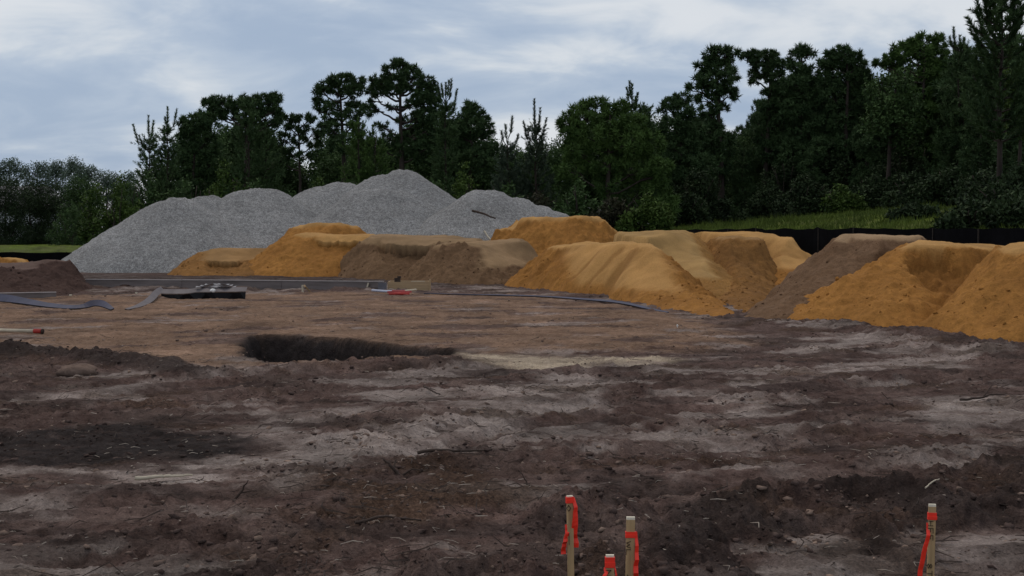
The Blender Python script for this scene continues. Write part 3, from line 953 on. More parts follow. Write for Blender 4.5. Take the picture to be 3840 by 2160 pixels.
def build_clods():
    t = (1 + 5 ** 0.5) / 2
    ico = np.array([[-1, t, 0], [1, t, 0], [-1, -t, 0], [1, -t, 0], [0, -1, t], [0, 1, t], [0, -1, -t], [0, 1, -t], [t, 0, -1], [t, 0, 1], [-t, 0, -1], [-t, 0, 1]]) / 1.9
    fi = np.array([[0, 11, 5], [0, 5, 1], [0, 1, 7], [0, 7, 10], [0, 10, 11], [1, 5, 9], [5, 11, 4], [11, 10, 2], [10, 7, 6], [7, 1, 8], [3, 9, 4], [3, 4, 2], [3, 2, 6], [3, 6, 8], [3, 8, 9], [4, 9, 5], [2, 4, 11], [6, 2, 10], [8, 6, 7], [9, 8, 1]])
    x, y = scatter_xy(52000, 5.6, 36)
    h, m1, m2 = ground(x, y)
    dens = np.clip(0.12 + 0.9 * sstep(-0.05, 0.5, fbm(x * 0.55 + 31, y * 0.75, 3)) + 0.8 * m1[:, 2] - 0.55 * m1[:, 1], 0.03, 1)
    dens *= 1 - 0.8 * m2[:, 0]
    sd = pdist(x, y, SCARP, False); bd = pdist(x, y, BERM_R, False); ld = pdist(x, y, LIP, False); md = np.abs(pdist(x, y, TRACK) + 0.6) + (y > 10.5) * 9
    dens = np.maximum(dens, 0.95 * (np.minimum(np.minimum(sd, bd), np.minimum(ld, md)) < 0.6))
    k = (rng.random(len(x)) < dens * 0.38) & ~on_pile(x, y)
    x, y, h, m1 = x[k], y[k], h[k], m1[k]
    n = len(x)
    s = 0.005 + 0.020 * rng.random(n) ** 5 + 0.0005 * np.hypot(x, y) * rng.random(n)
    V = ico[None] * (1 + 0.34 * rng.standard_normal((n, 12, 1))) * s[:, None, None] * (0.7 + 0.6 * rng.random((n, 1, 3))) * np.array([1.15, 1.15, 0.72])
    a = rng.random(n) * 6.28
    ca, sa = np.cos(a)[:, None], np.sin(a)[:, None]
    V = np.stack([V[..., 0] * ca - V[..., 1] * sa, V[..., 0] * sa + V[..., 1] * ca, V[..., 2]], -1)
    V += np.stack([x, y, h - s * 0.05], -1)[:, None]
    F = (fi[None] + 12 * np.arange(n)[:, None, None]).reshape(-1, 3)
    tint = np.clip(0.52 + 0.4 * m1[:, 0] + 0.35 * m1[:, 1] - 0.4 * m1[:, 2] + 0.2 * rng.standard_normal(n), 0, 1)
    o = mesh_obj("soil_clods", V.reshape(-1, 3), F, M["clod"], smooth=True, attrs={"tint": np.repeat(tint, 12)})
    tag(o, "loose crumbs and clods of dark soil strewn over the churned dirt", kind="stuff")


build_clods()


def build_litter(name, label, n, mat, lmin, lmax, w, litter_bias, seed, lift=0.25):
    x, y = scatter_xy(n, 5.6, 30, 0.85)
    h, m1, m2 = ground(x, y)
    dn = np.clip(0.25 + litter_bias * m2[:, 1] - 0.2 * m1[:, 1] - 0.3 * m2[:, 0] + 0.5 * fbm(x * 0.6 + seed, y * 0.9, 3), 0.02, 1)
    k = (rng.random(n) < dn) & ~on_pile(x, y)
    x, y, h = x[k], y[k], h[k]
    n = len(x)
    L = lmin + (lmax - lmin) * rng.random(n) ** 2.5
    a = rng.random(n) * 6.28
    tz = (rng.random(n) ** 3) * lift
    d = np.stack([np.cos(a) * np.cos(tz), np.sin(a) * np.cos(tz), np.sin(tz)], -1)
    sd = np.stack([-np.sin(a), np.cos(a), np.zeros(n)], -1)
    ww = w * (0.6 + 0.8 * rng.random(n))
    c = np.stack([x, y, h + 0.006], -1)
    bend = rng.standard_normal((n, 1)) * 0.18 * L[:, None]
    p0, p2 = c - d * L[:, None] / 2, c + d * L[:, None] / 2
    p0[:, 2] = np.maximum(p0[:, 2], c[:, 2]); p2[:, 2] = np.maximum(p2[:, 2], c[:, 2])
    p1 = c + sd * bend + np.array([0, 0, 1.]) * (np.abs(bend) * 0.5)
    V = []
    for p, f in ((p0, 0.7), (p1, 1.0), (p2, 0.5)):
        V += [p + sd * (ww * f)[:, None], p - sd * (ww * f)[:, None], p + np.array([0, 0, 1.]) * (ww * f * 1.6)[:, None]]
    V = np.stack(V, 1)
    f = []
    for s in (0, 3):
        for a_, b_ in ((0, 1), (1, 2), (2, 0)):
            f.append([s + a_, s + b_, s + 3 + b_, s + 3 + a_])
    F = (np.array(f)[None] + 9 * np.arange(n)[:, None, None]).reshape(-1, 4)
    o = mesh_obj(name, V.reshape(-1, 3), F, M[mat])
    tag(o, label, kind="stuff")


build_litter("straw_litter", "short pale straws and splinters scattered over the dirt", 5200, "straw", 0.02, 0.14, 0.0024, 0.5, 3)
build_litter("root_litter", "dark broken roots and twigs scattered over the dirt", 9000, "stick", 0.04, 0.30, 0.0035, 0.7, 9, 0.7)


def stick(name, label, cat, pts, r0, r1, mat="stick", forks=(), group=None):
    """pts: px,py on ground plus height above ground in metres"""
    w = []
    for (px, py, hz) in pts:
        g = G(px, py)
        z = gz(g[0], g[1])
        g = G(px, py, z) if hz == 0 else P(px, py, g[1])
        w.append(g + np.array([0, 0, 0.0]))
    w = np.array(w)
    return stick_w(name, label, cat, w, r0, r1, mat, forks, group)


def stick_w(name, label, cat, w, r0, r1, mat="stick", forks=(), group=None):
    w = np.asarray(w, float)
    base = w[0].copy()
    t = np.linspace(0, 1, len(w))
    tt = np.linspace(0, 1, max(9, len(w) * 3))
    w2 = np.stack([np.interp(tt, t, w[:, k]) for k in range(3)], -1)
    w2 += (r0 * 0.22) * rng.standard_normal(w2.shape) * np.array([1, 1, 0.6])
    m = MB().tube(w2 - base, np.linspace(r0, r1, len(w2)), 6)
    for f in forks:
        m.tube(np.asarray(f, float) - base, np.linspace(r1 * 1.3, r1 * 0.5, len(f)), 5)
    o = m.obj(name, M[mat], smooth=True)
    o.location = base
    return tag(o, label, cat, group)


def lying(px0, py0, px1, py1, lift=0.02, sag=0.0):
    a, b = G(px0, py0), G(px1, py1)
    pts = []
    for t in np.linspace(0, 1, 7):
        q = a + (b - a) * t
        q[2] = gz(q[0], q[1]) + lift
        pts.append(q)
    z = np.array([p[2] for p in pts])
    zs = np.maximum(np.convolve(np.pad(z, 2, 'edge'), np.ones(5) / 5, 'valid'), z - 0.005)
    for p, zz in zip(pts, zs):
        p[2] = zz
    return np.array(pts)


def upright(px, y0, y1, px1, Yadd=0.0):
    a = G(px, y0)
    a[2] = gz(a[0], a[1]) - 0.03
    b = P(px1, y1, a[1] + Yadd)
    return np.array([a, (a + b) / 2 + np.array([0.01, 0, 0]), b])


stick_w("fallen_branch", "long dark straight branch lying flat on the pale sand in mid foreground", "branch", lying(1565, 1722, 1845, 1712, 0.012), 0.014, 0.007)
bs = lying(1500, 1785, 1445, 1725, 0.03)
up = upright(1500, 1785, 1722, 1438)
stick_w("broken_branch", "forked dark broken branch sticking up left of the long flat branch", "branch", up, 0.016, 0.007,
        forks=[[up[0], up[0] + np.array([0.08, 0.02, 0.05]), up[0] + np.array([0.17, 0.05, 0.035])], [up[1], up[1] + np.array([0.02, 0.02, 0.06])]])
stick_w("upright_stick", "short dark stick leaning upright behind the dark furrow mound, lower right", "stick", upright(2818, 1895, 1838, 2834), 0.012, 0.008)
stick_w("bent_twig", "thin bent twig standing up left of the orange flagged stakes", "stick", upright(1985, 1840, 1770, 1952), 0.007, 0.003)
stick_w("white_splinter", "long whitish wood splinter lying at left below the black soil patch", "splinter", lying(505, 1806, 720, 1794, 0.035), 0.016, 0.006, "palewood")
stick_w("curved_root", "long thin curved root lying in the brown litter, lower centre", "root", lying(1330, 1972, 1580, 1968, 0.03), 0.010, 0.005)
stick_w("leaning_twig", "dark twig with two prongs on the pale sand, right edge of the site", "stick", lying(3600, 1525, 3770, 1512, 0.04), 0.014, 0.006,
        forks=[[lying(3600, 1525, 3770, 1512, 0.04)[3], lying(3600, 1525, 3770, 1512, 0.04)[3] + np.array([0.1, 0.03, 0.12])]])
stick_w("split_stick", "pale brown stick lying slanted in the middle of the rutted dirt", "stick", lying(2915, 1540, 2975, 1560, 0.05), 0.012, 0.008)
stick_w("grey_twig", "curved pale grey twig lying just above the right-hand flagged stake", "twig", lying(3470, 1862, 3522, 1846, 0.02), 0.005, 0.003, "palewood")
stick_w("gravel_branch", "dark crooked branch lying on the right shoulder of the gravel pile", "branch",
        [P(1772, 790, 58.2), P(1800, 797, 57.9), P(1830, 808, 57.6), P(1858, 820, 57.3)], 0.06, 0.03)
stick_w("pale_stick", "pale stick leaning on the left end of the rough orange pile", "stick", [P(1816, 866, 55.6), P(1828, 884, 55.4), P(1840, 900, 55.2)], 0.035, 0.03, "palewood")
stick_w("dark_twig", "dark forked twig lying on the dirt above the black soil patch", "stick", lying(1590, 1480, 1650, 1505, 0.05), 0.012, 0.006)
stick_w("root_tangle", "tangled dark roots standing out of the dirt, lower left centre", "roots", upright(860, 1870, 1800, 930), 0.012, 0.004,
        forks=[[upright(860, 1870, 1800, 930)[0], upright(860, 1870, 1800, 930)[0] + np.array([-0.06, 0, 0.09])],
               [upright(860, 1870, 1800, 930)[1], upright(860, 1870, 1800, 930)[1] + np.array([0.10, 0.04, 0.01])]])


def lump(name, label, cat, px, py, size, mat, seed, flat=0.6):
    g = G(px, py)
    z = gz(g[0], g[1])
    th, ph = np.meshgrid(np.linspace(0, 2 * np.pi, 15)[:-1], np.linspace(0, np.pi, 9), indexing='ij')
    d = np.stack([np.cos(th) * np.sin(ph), np.sin(th) * np.sin(ph), np.cos(ph)], -1).reshape(-1, 3)
    r = 1 + 0.25 * fbm(d[:, 0] * 1.7 + seed, d[:, 1] * 1.7 + d[:, 2] * 1.3, 3)
    V = d * r[:, None] * np.array(size)
    V[:, 2] *= flat
    n, k = 14, 9
    i, j = np.meshgrid(np.arange(n), np.arange(k - 1), indexing='ij')
    F = np.stack([i * k + j, i * k + j + 1, ((i + 1) % n) * k + j + 1, ((i + 1) % n) * k + j], -1).reshape(-1, 4)
    o = mesh_obj(name, V, F, M[mat], smooth=True, attrs={"tint": np.full(len(V), 0.72)})
    o.location = (g[0], g[1], z + size[2] * flat * 0.35)
    return tag(o, label, cat)


lump("dirt_lump", "rounded brown dirt lump below the dark ridge at left", "dirt lump", 290, 1408, (0.24, 0.2, 0.15), "clod", 3)

# ------------------------------------------------------------------ survey stakes with flagging
GLY = {
    "W": [[(0, 1), (.25, 0), (.5, .8), (.75, 0), (1, 1)]], "L": [[(0, 1), (0, 0), (.8, 0)]], "4": [[(.7, 0), (.7, 1), (0, .35), (1, .35)]],
    "5": [[(.9, 1), (.1, 1), (.1, .55), (.8, .55), (.9, .25), (.6, 0), (0, .05)]], "H": [[(0, 0), (0, 1)], [(0, .5), (.8, .5)], [(.8, 0), (.8, 1)]],
    "F": [[(0, 0), (0, 1), (.9, 1)], [(0, .5), (.7, .5)]], "N": [[(0, 0), (0, 1), (.85, 0), (.85, 1)]], "8": [[(.4, .5), (.05, .75), (.4, 1), (.8, .75), (.4, .5), (0, .25), (.4, 0), (.85, .25), (.4, .5)]],
    "T": [[(0, 1), (1, 1)], [(.5, 1), (.5, 0)]], " ": [], "O": [[(.4, 0), (0, .5), (.4, 1), (.8, .5), (.4, 0)]], "I": [[(0, .5), (1.6, .5)]],
}


def ribbon(m, pts, widths, th=0.0012):
    """closed thin strip through pts, width vectors given per point"""
    pts, w = np.asarray(pts, float), np.asarray(widths, float)
    n = len(pts)
    T = np.gradient(pts, axis=0)
    nn = np.cross(T, w); nn /= np.linalg.norm(nn, axis=1)[:, None] + 1e-9
    V = np.concatenate([pts + w / 2 + nn * th, pts - w / 2 + nn * th, pts - w / 2 - nn * th, pts + w / 2 - nn * th])
    F = []
    for i in range(n - 1):
        for a, b in ((0, 1), (1, 2), (2, 3), (3, 0)):
            F.append([a * n + i, b * n + i, b * n + i + 1, a * n + i + 1])
    F.append([0, n, 2 * n, 3 * n]); F.append([n - 1, 2 * n - 1, 3 * n - 1, 4 * n - 1])
    m.add(V, np.array(F))
    return m


def stake(label, px, py, Y, w, rz, lean, band, text, tails, tsize=0.030):
    top = P(px, py, Y)
    g0 = gz(top[0], top[1])
    H = top[2] - g0
    root = empty("survey_stake", (top[0] - math.tan(lean) * H, top[1], g0))
    root.rotation_euler = (0, lean, rz)
    tag(root, label, "survey stake", "flagged survey stakes")
    th = w * 0.42
    m = MB()
    zz = np.array([-0.25, H * 0.3, H * 0.7, H - 0.012])
    for a, b in zip(zz[:-1], zz[1:]):
        m.box((0, 0, (a + b) / 2), (w, th, b - a))
    m.obj("lath", M["wood"], root)
    MB().box((0, 0, H - 0.0060), (w * 0.985, th * 0.97, 0.0118)).obj("sawn_top", M["wood_end"], root)
    b0, b1 = band
    m = MB()
    m.box((0, 0, H - (b0 + b1) / 2), (w + 0.007, th + 0.007, b1 - b0))
    m.box((0, -th / 2 - 0.004, H - (b0 + b1) / 2 - 0.2 * (b1 - b0)), (w + 0.010, 0.004, (b1 - b0) * 0.45))
    fl = m.obj("flagging", M["flag"], root)
    for (sx, l0, l1, dx, wd, yo) in tails:
        n = 12
        t = np.linspace(0, 1, n)
        p = np.stack([sx * (w / 2 + 0.003) + dx * t ** 1.2 + 0.004 * np.sin(t * 7) + 0.0018 * rng.standard_normal(n), yo - 0.012 * np.sin(t * 5) + 0.004 * rng.standard_normal(n), H - l0 - (l1 - l0) * t], -1)
        ang = 0.35 * np.sin(t * 4 + sx)
        wv = np.stack([np.cos(ang), np.sin(ang), 0 * t], -1) * (wd * (0.55 + 0.45 * np.minimum(1, t * 2)))[:, None]
        ribbon(m2 := MB(), p, wv)
        m2.obj("tape_tail", M["flag"], root)
    # hand lettering, reading downwards
    if text:
        m = MB()
        pos, sz = text[1], tsize
        for ch in text[0] + " ":
            if ch == " " and m.n:
                m.obj("lettering", M["ink"], root)
                m = MB()
            for st in GLY[ch]:
                q = [(-sz * 0.5 + (v - 0.0) * sz * text[3] - 0.004, -th / 2 - 0.0015, H - pos - u * sz * text[2]) for u, v in st]
                for a, b in zip(q[:-1], q[1:]):
                    m.bar(a, b, 0.0016, 0.0058, up=(0, 1, 0.01))
            pos += sz * text[2] * 1.25
    return root


stake("tall wooden survey stake with long orange tape tails on both sides, leftmost of four", 2136, 1858, 6.35, 0.030, 0.25, -0.018, (0.006, 0.036),
      ("O  I", 0.045, 1.2, 0.7), [(1, 0.012, 0.255, 0.008, 0.030, -0.006), (-1, 0.14, 0.285, -0.014, 0.025, 0.004)])
stake("bare-topped wooden survey stake with orange band and marker writing, second from left upright", 2365, 1938, 5.9, 0.038, 0.0, 0.01, (0.066, 0.093),
      ("WL  45", 0.108, 1.0, 0.7), [(1, 0.066, 0.40, 0.010, 0.022, -0.004)])
stake("lowest wooden survey stake, wrapped in a wide orange band at the bottom edge", 2287, 2080, 5.75, 0.036, 0.0, 0.0, (0.010, 0.056),
      ("NW", 0.066, 1.0, 0.8), [(-1, 0.056, 0.17, -0.020, 0.022, -0.004), (1, 0.056, 0.17, 0.006, 0.010, -0.002)])
stake("lone wooden survey stake with orange band standing at the lower right", 3496, 1890, 6.25, 0.033, -0.1, 0.012, (0.040, 0.074),
      ("HFF   8T", 0.080, 0.9, 0.8), [(-1, 0.09, 0.40, -0.030, 0.024, 0.002)])

# ------------------------------------------------------------------ slab formwork and its litter
def board_run(name, label, cat, a, b, h, th, mat, lit_rim=True, z0=-0.05):
    a, b = np.asarray(a, float), np.asarray(b, float)
    root = empty(name, (a[0], a[1], 0))
    tag(root, label, cat)
    d = (b - a)
    L = np.linalg.norm(d)
    d /= L
    nb = max(1, int(round(L / 3.6)))
    for i in range(nb):
        p, q = a + d * (L * i / nb + 0.006), a + d * (L * (i + 1) / nb - 0.006)
        dz = 0.004 * rng.standard_normal()
        MB().bar((*(p - a), (z0 + h) / 2 + dz), (*(q - a), (z0 + h) / 2 + dz), th, h - z0).obj("form_board", M[mat], root)
        if lit_rim:
            MB().bar((*(p - a), h + 0.013 + dz), (*(q - a), h + 0.013 + dz), th + 0.03, 0.02).obj("lit_top_edge", M["lit_rim"], root)  # pale strip added to paint the sky-lit top edge of the board
    return root


fa, fb = FT(322, 40.4), FT(1440, 38.6)
board_run("slab_form", "long low grey form board of the slab, running behind the plastic strips", "formwork", fa, fb, 0.26, 0.045, "board")
board_run("footing_form", "short low grey form board at the left edge below the soil mound", "formwork", FT(-250, 32.5), FT(212, 33.6), 0.17, 0.04, "board")
for (px, py0, py1, w, dx, lb) in [(1136, 1103, 1069, 0.15, -0.01, "pale wooden peg standing left of the middle of the slab form"),
                                   (1374, 1090, 1061, 0.13, 0.06, "pale wooden peg leaning on the slab form beside the grey block"),
                                   (265, 1118, 1104, 0.12, 0.0, "short pale peg at the end of the left footing form"),
                                   (511, 1106, 1096, 0.09, 0.0, "tiny pale peg on the sand left of the shadow gap")]:
    g = G(px, py0)
    g[2] = gz(g[0], g[1])
    t = P(px, py1, g[1])
    r = empty("wooden_peg", g)
    tag(r, lb, "peg", "pegs along the forms")
    MB().bar((0, 0, -0.1), (dx, 0, t[2] - g[2]), 0.04, w, up=(0, -1, 0)).obj("peg_post", M["palewood"], r)
    if lb.startswith("pale wooden"):
        MB().bar((0.17, 0.3, -0.05), (0.04, 0.05, (t[2] - g[2]) * 0.85), 0.05, 0.09, up=(0, -1, 0.2)).obj("brace", M["lumber"], r)

# black face put in for the shadow gap, grey strip on top
Yp = 33.2
zb = lambda px, py: P(px, py, Yp)
pl = empty("plastic_sheet", zb(760, 1118))
tag(pl, "folded grey plastic sheet along the slab form, black face for the shadow gap below", "plastic sheet")
o0 = np.array(pl.location)
xs = np.linspace(606, 920, 16)
topy = np.interp(xs, [606, 640, 700, 740, 920], [1102, 1104, 1103, 1097, 1095])
boty = np.interp(xs, [606, 640, 700, 760, 905, 920], [1106, 1118, 1120, 1119, 1121, 1124])
Vt = np.array([zb(a, b) for a, b in zip(xs, topy)]) + np.array([0, 1, 0]) * (0.05 * np.sin(xs * 0.07))[:, None]
Vb = np.array([zb(a, b) for a, b in zip(xs, boty)]) + np.array([0, 1, 0]) * (0.03 * np.sin(xs * 0.1))[:, None]
Vb[:, 2] -= 0.02
m = MB(); n = len(xs)
ribbon(m, (Vt + Vb) / 2 - o0, Vt - Vb, 0.006)
m.obj("shadow_gap", M["blackplastic_shade"], pl)
m = MB()
Vu = Vt + np.array([0, 0.22, 0.10])
ribbon(m, (Vt + Vu) / 2 - o0 + np.array([0, 0, 0.012]), Vu - Vt, 0.006)
m.obj("folded_top", M["mauve"], pl)
cr = empty("plastic_wrap", zb(800, 1090) + np.array([0, 0.2, 0]))
tag(cr, "crumpled clear plastic film lying on top of the grey sheet", "plastic wrap")
q = np.linspace(-1, 1, 26)
for k in range(3):
    th = 0.02 + 0.03 * fbm(q * 2 + k * 7, q * 0 + k, 2)
    pts = np.stack([q * (0.5 - 0.1 * k) + 0.02, 0.08 * k + 0.04 * np.sin(q * 9), 0.07 + 0.03 * k + th], -1)
    wv = np.stack([0.02 * np.sin(q * 7 + k), 0.12 + 0 * q, 0.03 * np.cos(q * 6)], -1)
    ribbon(mm := MB(), pts, wv, 0.002)
    mm.obj("film_fold", M["plastic"], cr)
lump("foam_scrap", "small cream foam scrap on the plastic sheet", "scrap", 798, 1122, (0.07, 0.05, 0.06), "white", 2, 0.9).location = zb(798, 1090)


def strip(name, label, cat, pts, widths, tilts, mat, back):
    """pts: (px,py) of the strip's centre line on the ground + lift"""
    W, C = [], []
    for (px, py, lift) in pts:
        g = G(px, py)
        g[2] = gz(g[0], g[1]) + lift
        C.append(g)
    C = np.array(C)
    t = np.linspace(0, 1, len(C)); tt = np.linspace(0, 1, 40)
    def cub(a):
        a = np.asarray(a, float)
        s = np.interp(tt, t, a)
        return np.convolve(np.pad(s, 3, 'edge'), np.ones(7) / 7, 'valid')
    C = np.stack([cub(C[:, k]) for k in range(3)], -1)
    wd, ti = cub(widths), cub(tilts)
    T = np.gradient(C, axis=0); T[:, 2] = 0
    T /= np.linalg.norm(T, axis=1)[:, None]
    side = np.stack([-T[:, 1], T[:, 0], 0 * wd], -1)
    wv = (side * np.cos(ti)[:, None] + np.array([0, 0, 1.]) * np.sin(ti)[:, None]) * wd[:, None]
    base = C[0].copy()
    r = empty(name, base)
    tag(r, label, cat)
    C = C - base
    C[:, 2] += np.abs(np.sin(ti)) * wd / 2
    ribbon(a := MB(), C, wv, 0.004); a.obj("strip_face", M[mat], r)
    nn = np.cross(T, wv); nn /= np.linalg.norm(nn, axis=1)[:, None]
    nn *= np.sign(nn[:, 2:3] + 1e-6)
    ribbon(b := MB(), C - nn * 0.016 - np.array([0, 0.01, 0]), wv * 1.02, 0.006); b.obj("strip_underside", M[back], r)
    return r


strip("plastic_strip", "navy blue plastic strip rippling across the sand at the left edge", "plastic strip",
      [(-160, 1132, 0.02), (0, 1142, 0.05), (90, 1150, 0.03), (200, 1160, 0.015), (300, 1168, 0.02), (370, 1164, 0.10), (430, 1172, 0.01)],
      [0.20, 0.22, 0.18, 0.15, 0.13, 0.20, 0.06], [0.9, 0.9, 0.6, 0.45, 0.5, 0.9, 0.3], "navy", "blackplastic_shade")
strip("flashing_strip", "pale mauve-grey strip curving up from the sand to the shadow gap", "strip",
      [(470, 1168, 0.005), (520, 1158, 0.01), (560, 1142, 0.03), (590, 1122, 0.08), (612, 1110, 0.12)],
      [0.06, 0.12, 0.16, 0.17, 0.14], [0.25, 0.35, 0.5, 0.7, 0.9], "mauve", "blackplastic_shade")
strip("edging_strip", "long thin grey strip running from the form box along the foot of the orange pile", "strip",
      [(1560, 1107, 0.02), (1750, 1112, 0.02), (1900, 1116, 0.03), (2050, 1122, 0.02), (2200, 1130, 0.03), (2330, 1146, 0.03), (2430, 1164, 0.02), (2520, 1182, 0.01)],
      [0.02, 0.03, 0.06, 0.06, 0.08, 0.09, 0.07, 0.03], [0.3, 0.3, 0.4, 0.4, 0.4, 0.4, 0.4, 0.3], "navy", "blackplastic_shade")

bx = G(1532, 1088); bx[2] = gz(bx[0], bx[1])
fbx = empty("form_box", bx)
tag(fbx, "open tan wooden form box on the dirt at the end of the slab form", "wooden box")
PW = bx[1] / FPX
MB().box((0, 0, 0.12), (156 * PW, 0.045, 0.25)).obj("front_board", M["lumber"], fbx)
MB().box((0, 0.55, 0.135), (150 * PW, 0.04, 0.27)).obj("back_board", M["lumber"], fbx)
for s in (-1, 1):
    MB().box((s * 75 * PW, 0.285, 0.13), (0.04, 0.50, 0.26)).obj("end_board", M["lumber"], fbx)
MB().box((81 * PW, -0.03, 0.16), (0.05, 0.05, 0.36)).obj("corner_post", M["lumber"], fbx)
MB().box((35 * PW, 0.10, 0.262), (52 * PW, 0.05, 0.018)).obj("highlight_slat", M["palewood"], fbx)  # pale piece added to paint the thin highlight along the rim
sb = MB().box((0, 0, 0.05), (0.17, 0.12, 0.14)).box((0.05, 0, 0.14), (0.10, 0.10, 0.06)).obj("dark_notch", M["stick"])  # dark block added to stand for the shade of an open notch
sb.location = bx + np.array([-42 * PW, 0.05, 0.245])
tag(sb, "dark block standing in for the shaded notch in the rim of the wooden form box", "block")
gb = G(1434, 1092); gb[2] = gz(gb[0], gb[1])
m = MB()
for s in (-1, 0, 1):
    m.box((s * 0.095, 0, 0.11), (0.04, 0.128, 0.21))
m.box((0, -0.08, 0.11), (0.2295, 0.03, 0.209)).box((0, 0.08, 0.11), (0.2295, 0.03, 0.209))
o = m.obj("concrete_block", M["block"]); o.location = gb
tag(o, "grey hollow concrete block against the left end of the wooden form box", "block")

# red two-handled cutter on the ground
c0 = G(1495, 1110); c0[2] = gz(c0[0], c0[1]) + 0.03
ct = empty("bolt_cutter", c0)
tag(ct, "red long-handled cutting tool with spread pale handles lying before the wooden box", "tool")
mm = MB()
mm.box((0, 0, 0.05), (0.34, 0.16, 0.10)).bar((-0.30, -0.02, 0.045), (-0.12, 0, 0.05), 0.10, 0.06).bar((0.14, 0, 0.05), (0.34, -0.03, 0.06), 0.09, 0.05)
mm.obj("cutter_head", M["pinkred"], ct)
h1 = P(1396, 1089, c0[1] + 0.9) - c0
h2 = P(1560, 1087, c0[1] + 0.6) - c0
MB().tube([(-0.16, 0, 0.06), h1 * 0.5 + np.array([0, 0, 0.02]), h1], 0.035, 8).obj("handle", M["steel"], ct, True)
MB().tube([(0.05, 0, 0.06), h2 * 0.5 + np.array([0, 0, 0.03]), h2], 0.032, 8).obj("handle", M["palewood"], ct, True)
MB().tube([(-0.25, -0.1, 0.0), (0.0, -0.12, 0.01), (0.3, -0.1, 0.0)], 0.035, 8).obj("grip", M["red"], ct, True)

# hammer-like handle at left edge
a, b = P(-190, 1238, 22.0), P(128, 1256, 21.7)
a[2] = gz(a[0], a[1]) + 0.055; b[2] = gz(b[0], b[1]) + 0.045
hm = empty("marker_pole", a)
tag(hm, "pale wooden pole with a red painted end lying on the tan sand at left", "pole")
d = (b - a)
MB().tube([(0, 0, 0), d * 0.5, d], 0.030, 10).obj("shaft", M["palewood"], hm, True)
MB().tube([d, d * 1.09], 0.038, 10).obj("red_end", M["red"], hm, True)
MB().tube([d * 1.09, d * 1.105], 0.042, 10).obj("end_cap", M["stick"], hm, True)


def scrap(label, px, py, L, Wd, rz, tilt, mat="white"):
    g = G(px, py); g[2] = gz(g[0], g[1]) + 0.04
    q = np.linspace(-1, 1, 9)
    pts = np.stack([q * L / 2 * math.cos(rz), q * L / 2 * math.sin(rz), 0.02 + q * tilt * L / 2 + 0.02 * np.sin(q * 6)], -1)
    ribbon(m := MB(), pts, np.stack([0 * q, Wd + 0 * q, Wd * 0.5 * np.cos(q * 4)], -1), 0.003)
    o = m.obj("paper_scrap", M[mat]); o.location = g
    tag(o, label, "scrap")


scrap("bright white scrap lying on the dirt right of the wooden form box", 1702, 1062, 0.22, 0.12, 0.3, 0.5)
scrap("white slanting strip of litter in front of the slab form", 1312, 1072, 0.24, 0.10, 0.0, -0.35)
scrap("tiny white scrap standing on the brown dirt below the central orange pile", 2540, 1242, 0.03, 0.05, 0.0, 0.3)

# ------------------------------------------------------------------ silt fence
def silt_fence(label, pts, height, step=2.0):
    pts = np.asarray(pts, float)
    seg = np.hypot(*np.diff(pts, axis=0).T)
    s = np.concatenate([[0], np.cumsum(seg)])
    n = int(s[-1] / 0.25)
    ss = np.linspace(0, s[-1], n)
    X, Y = np.interp(ss, s, pts[:, 0]), np.interp(ss, s, pts[:, 1])
    Z = gz(X, Y)
    base = np.array([X[0], Y[0], Z[0]])
    r = empty("silt_fence", base)
    tag(r, label, "silt fence", "black silt fence")
    sag = 0.03 * np.abs(np.sin(ss / step * np.pi)) + 0.04 * fbm(ss * 0.4, ss * 0, 2)
    mid = np.stack([X + 0.05 * np.sin(ss * 2.1), Y, Z + (height - sag) / 2 - 0.1], -1)
    ribbon(m := MB(), mid - base, np.stack([0 * X, 0 * X, height - sag + 0.2], -1), 0.004)
    m.obj("fabric", M["fence"], r)
    for k in np.arange(0.3, s[-1], step):
        x, y = np.interp(k, s, pts[:, 0]), np.interp(k, s, pts[:, 1])
        z = gz(x, y)
        MB().box(np.array([x, y + 0.05, z + height / 2 + 0.0]) - base, (0.04, 0.04, height - 0.02)).obj("post", M["post"], r)


silt_fence("low black silt fence along the lawn behind the soil mound, far left", [(-34, 57), (-24, 59), (-20, 61), (-17.5, 64)], 0.80)
silt_fence("black silt fence on the bank behind the right-hand sand piles", [(4.2, 61), (7.4, 54), (10.5, 46.2), (14.5, 36), (19.5, 27)], 1.0)

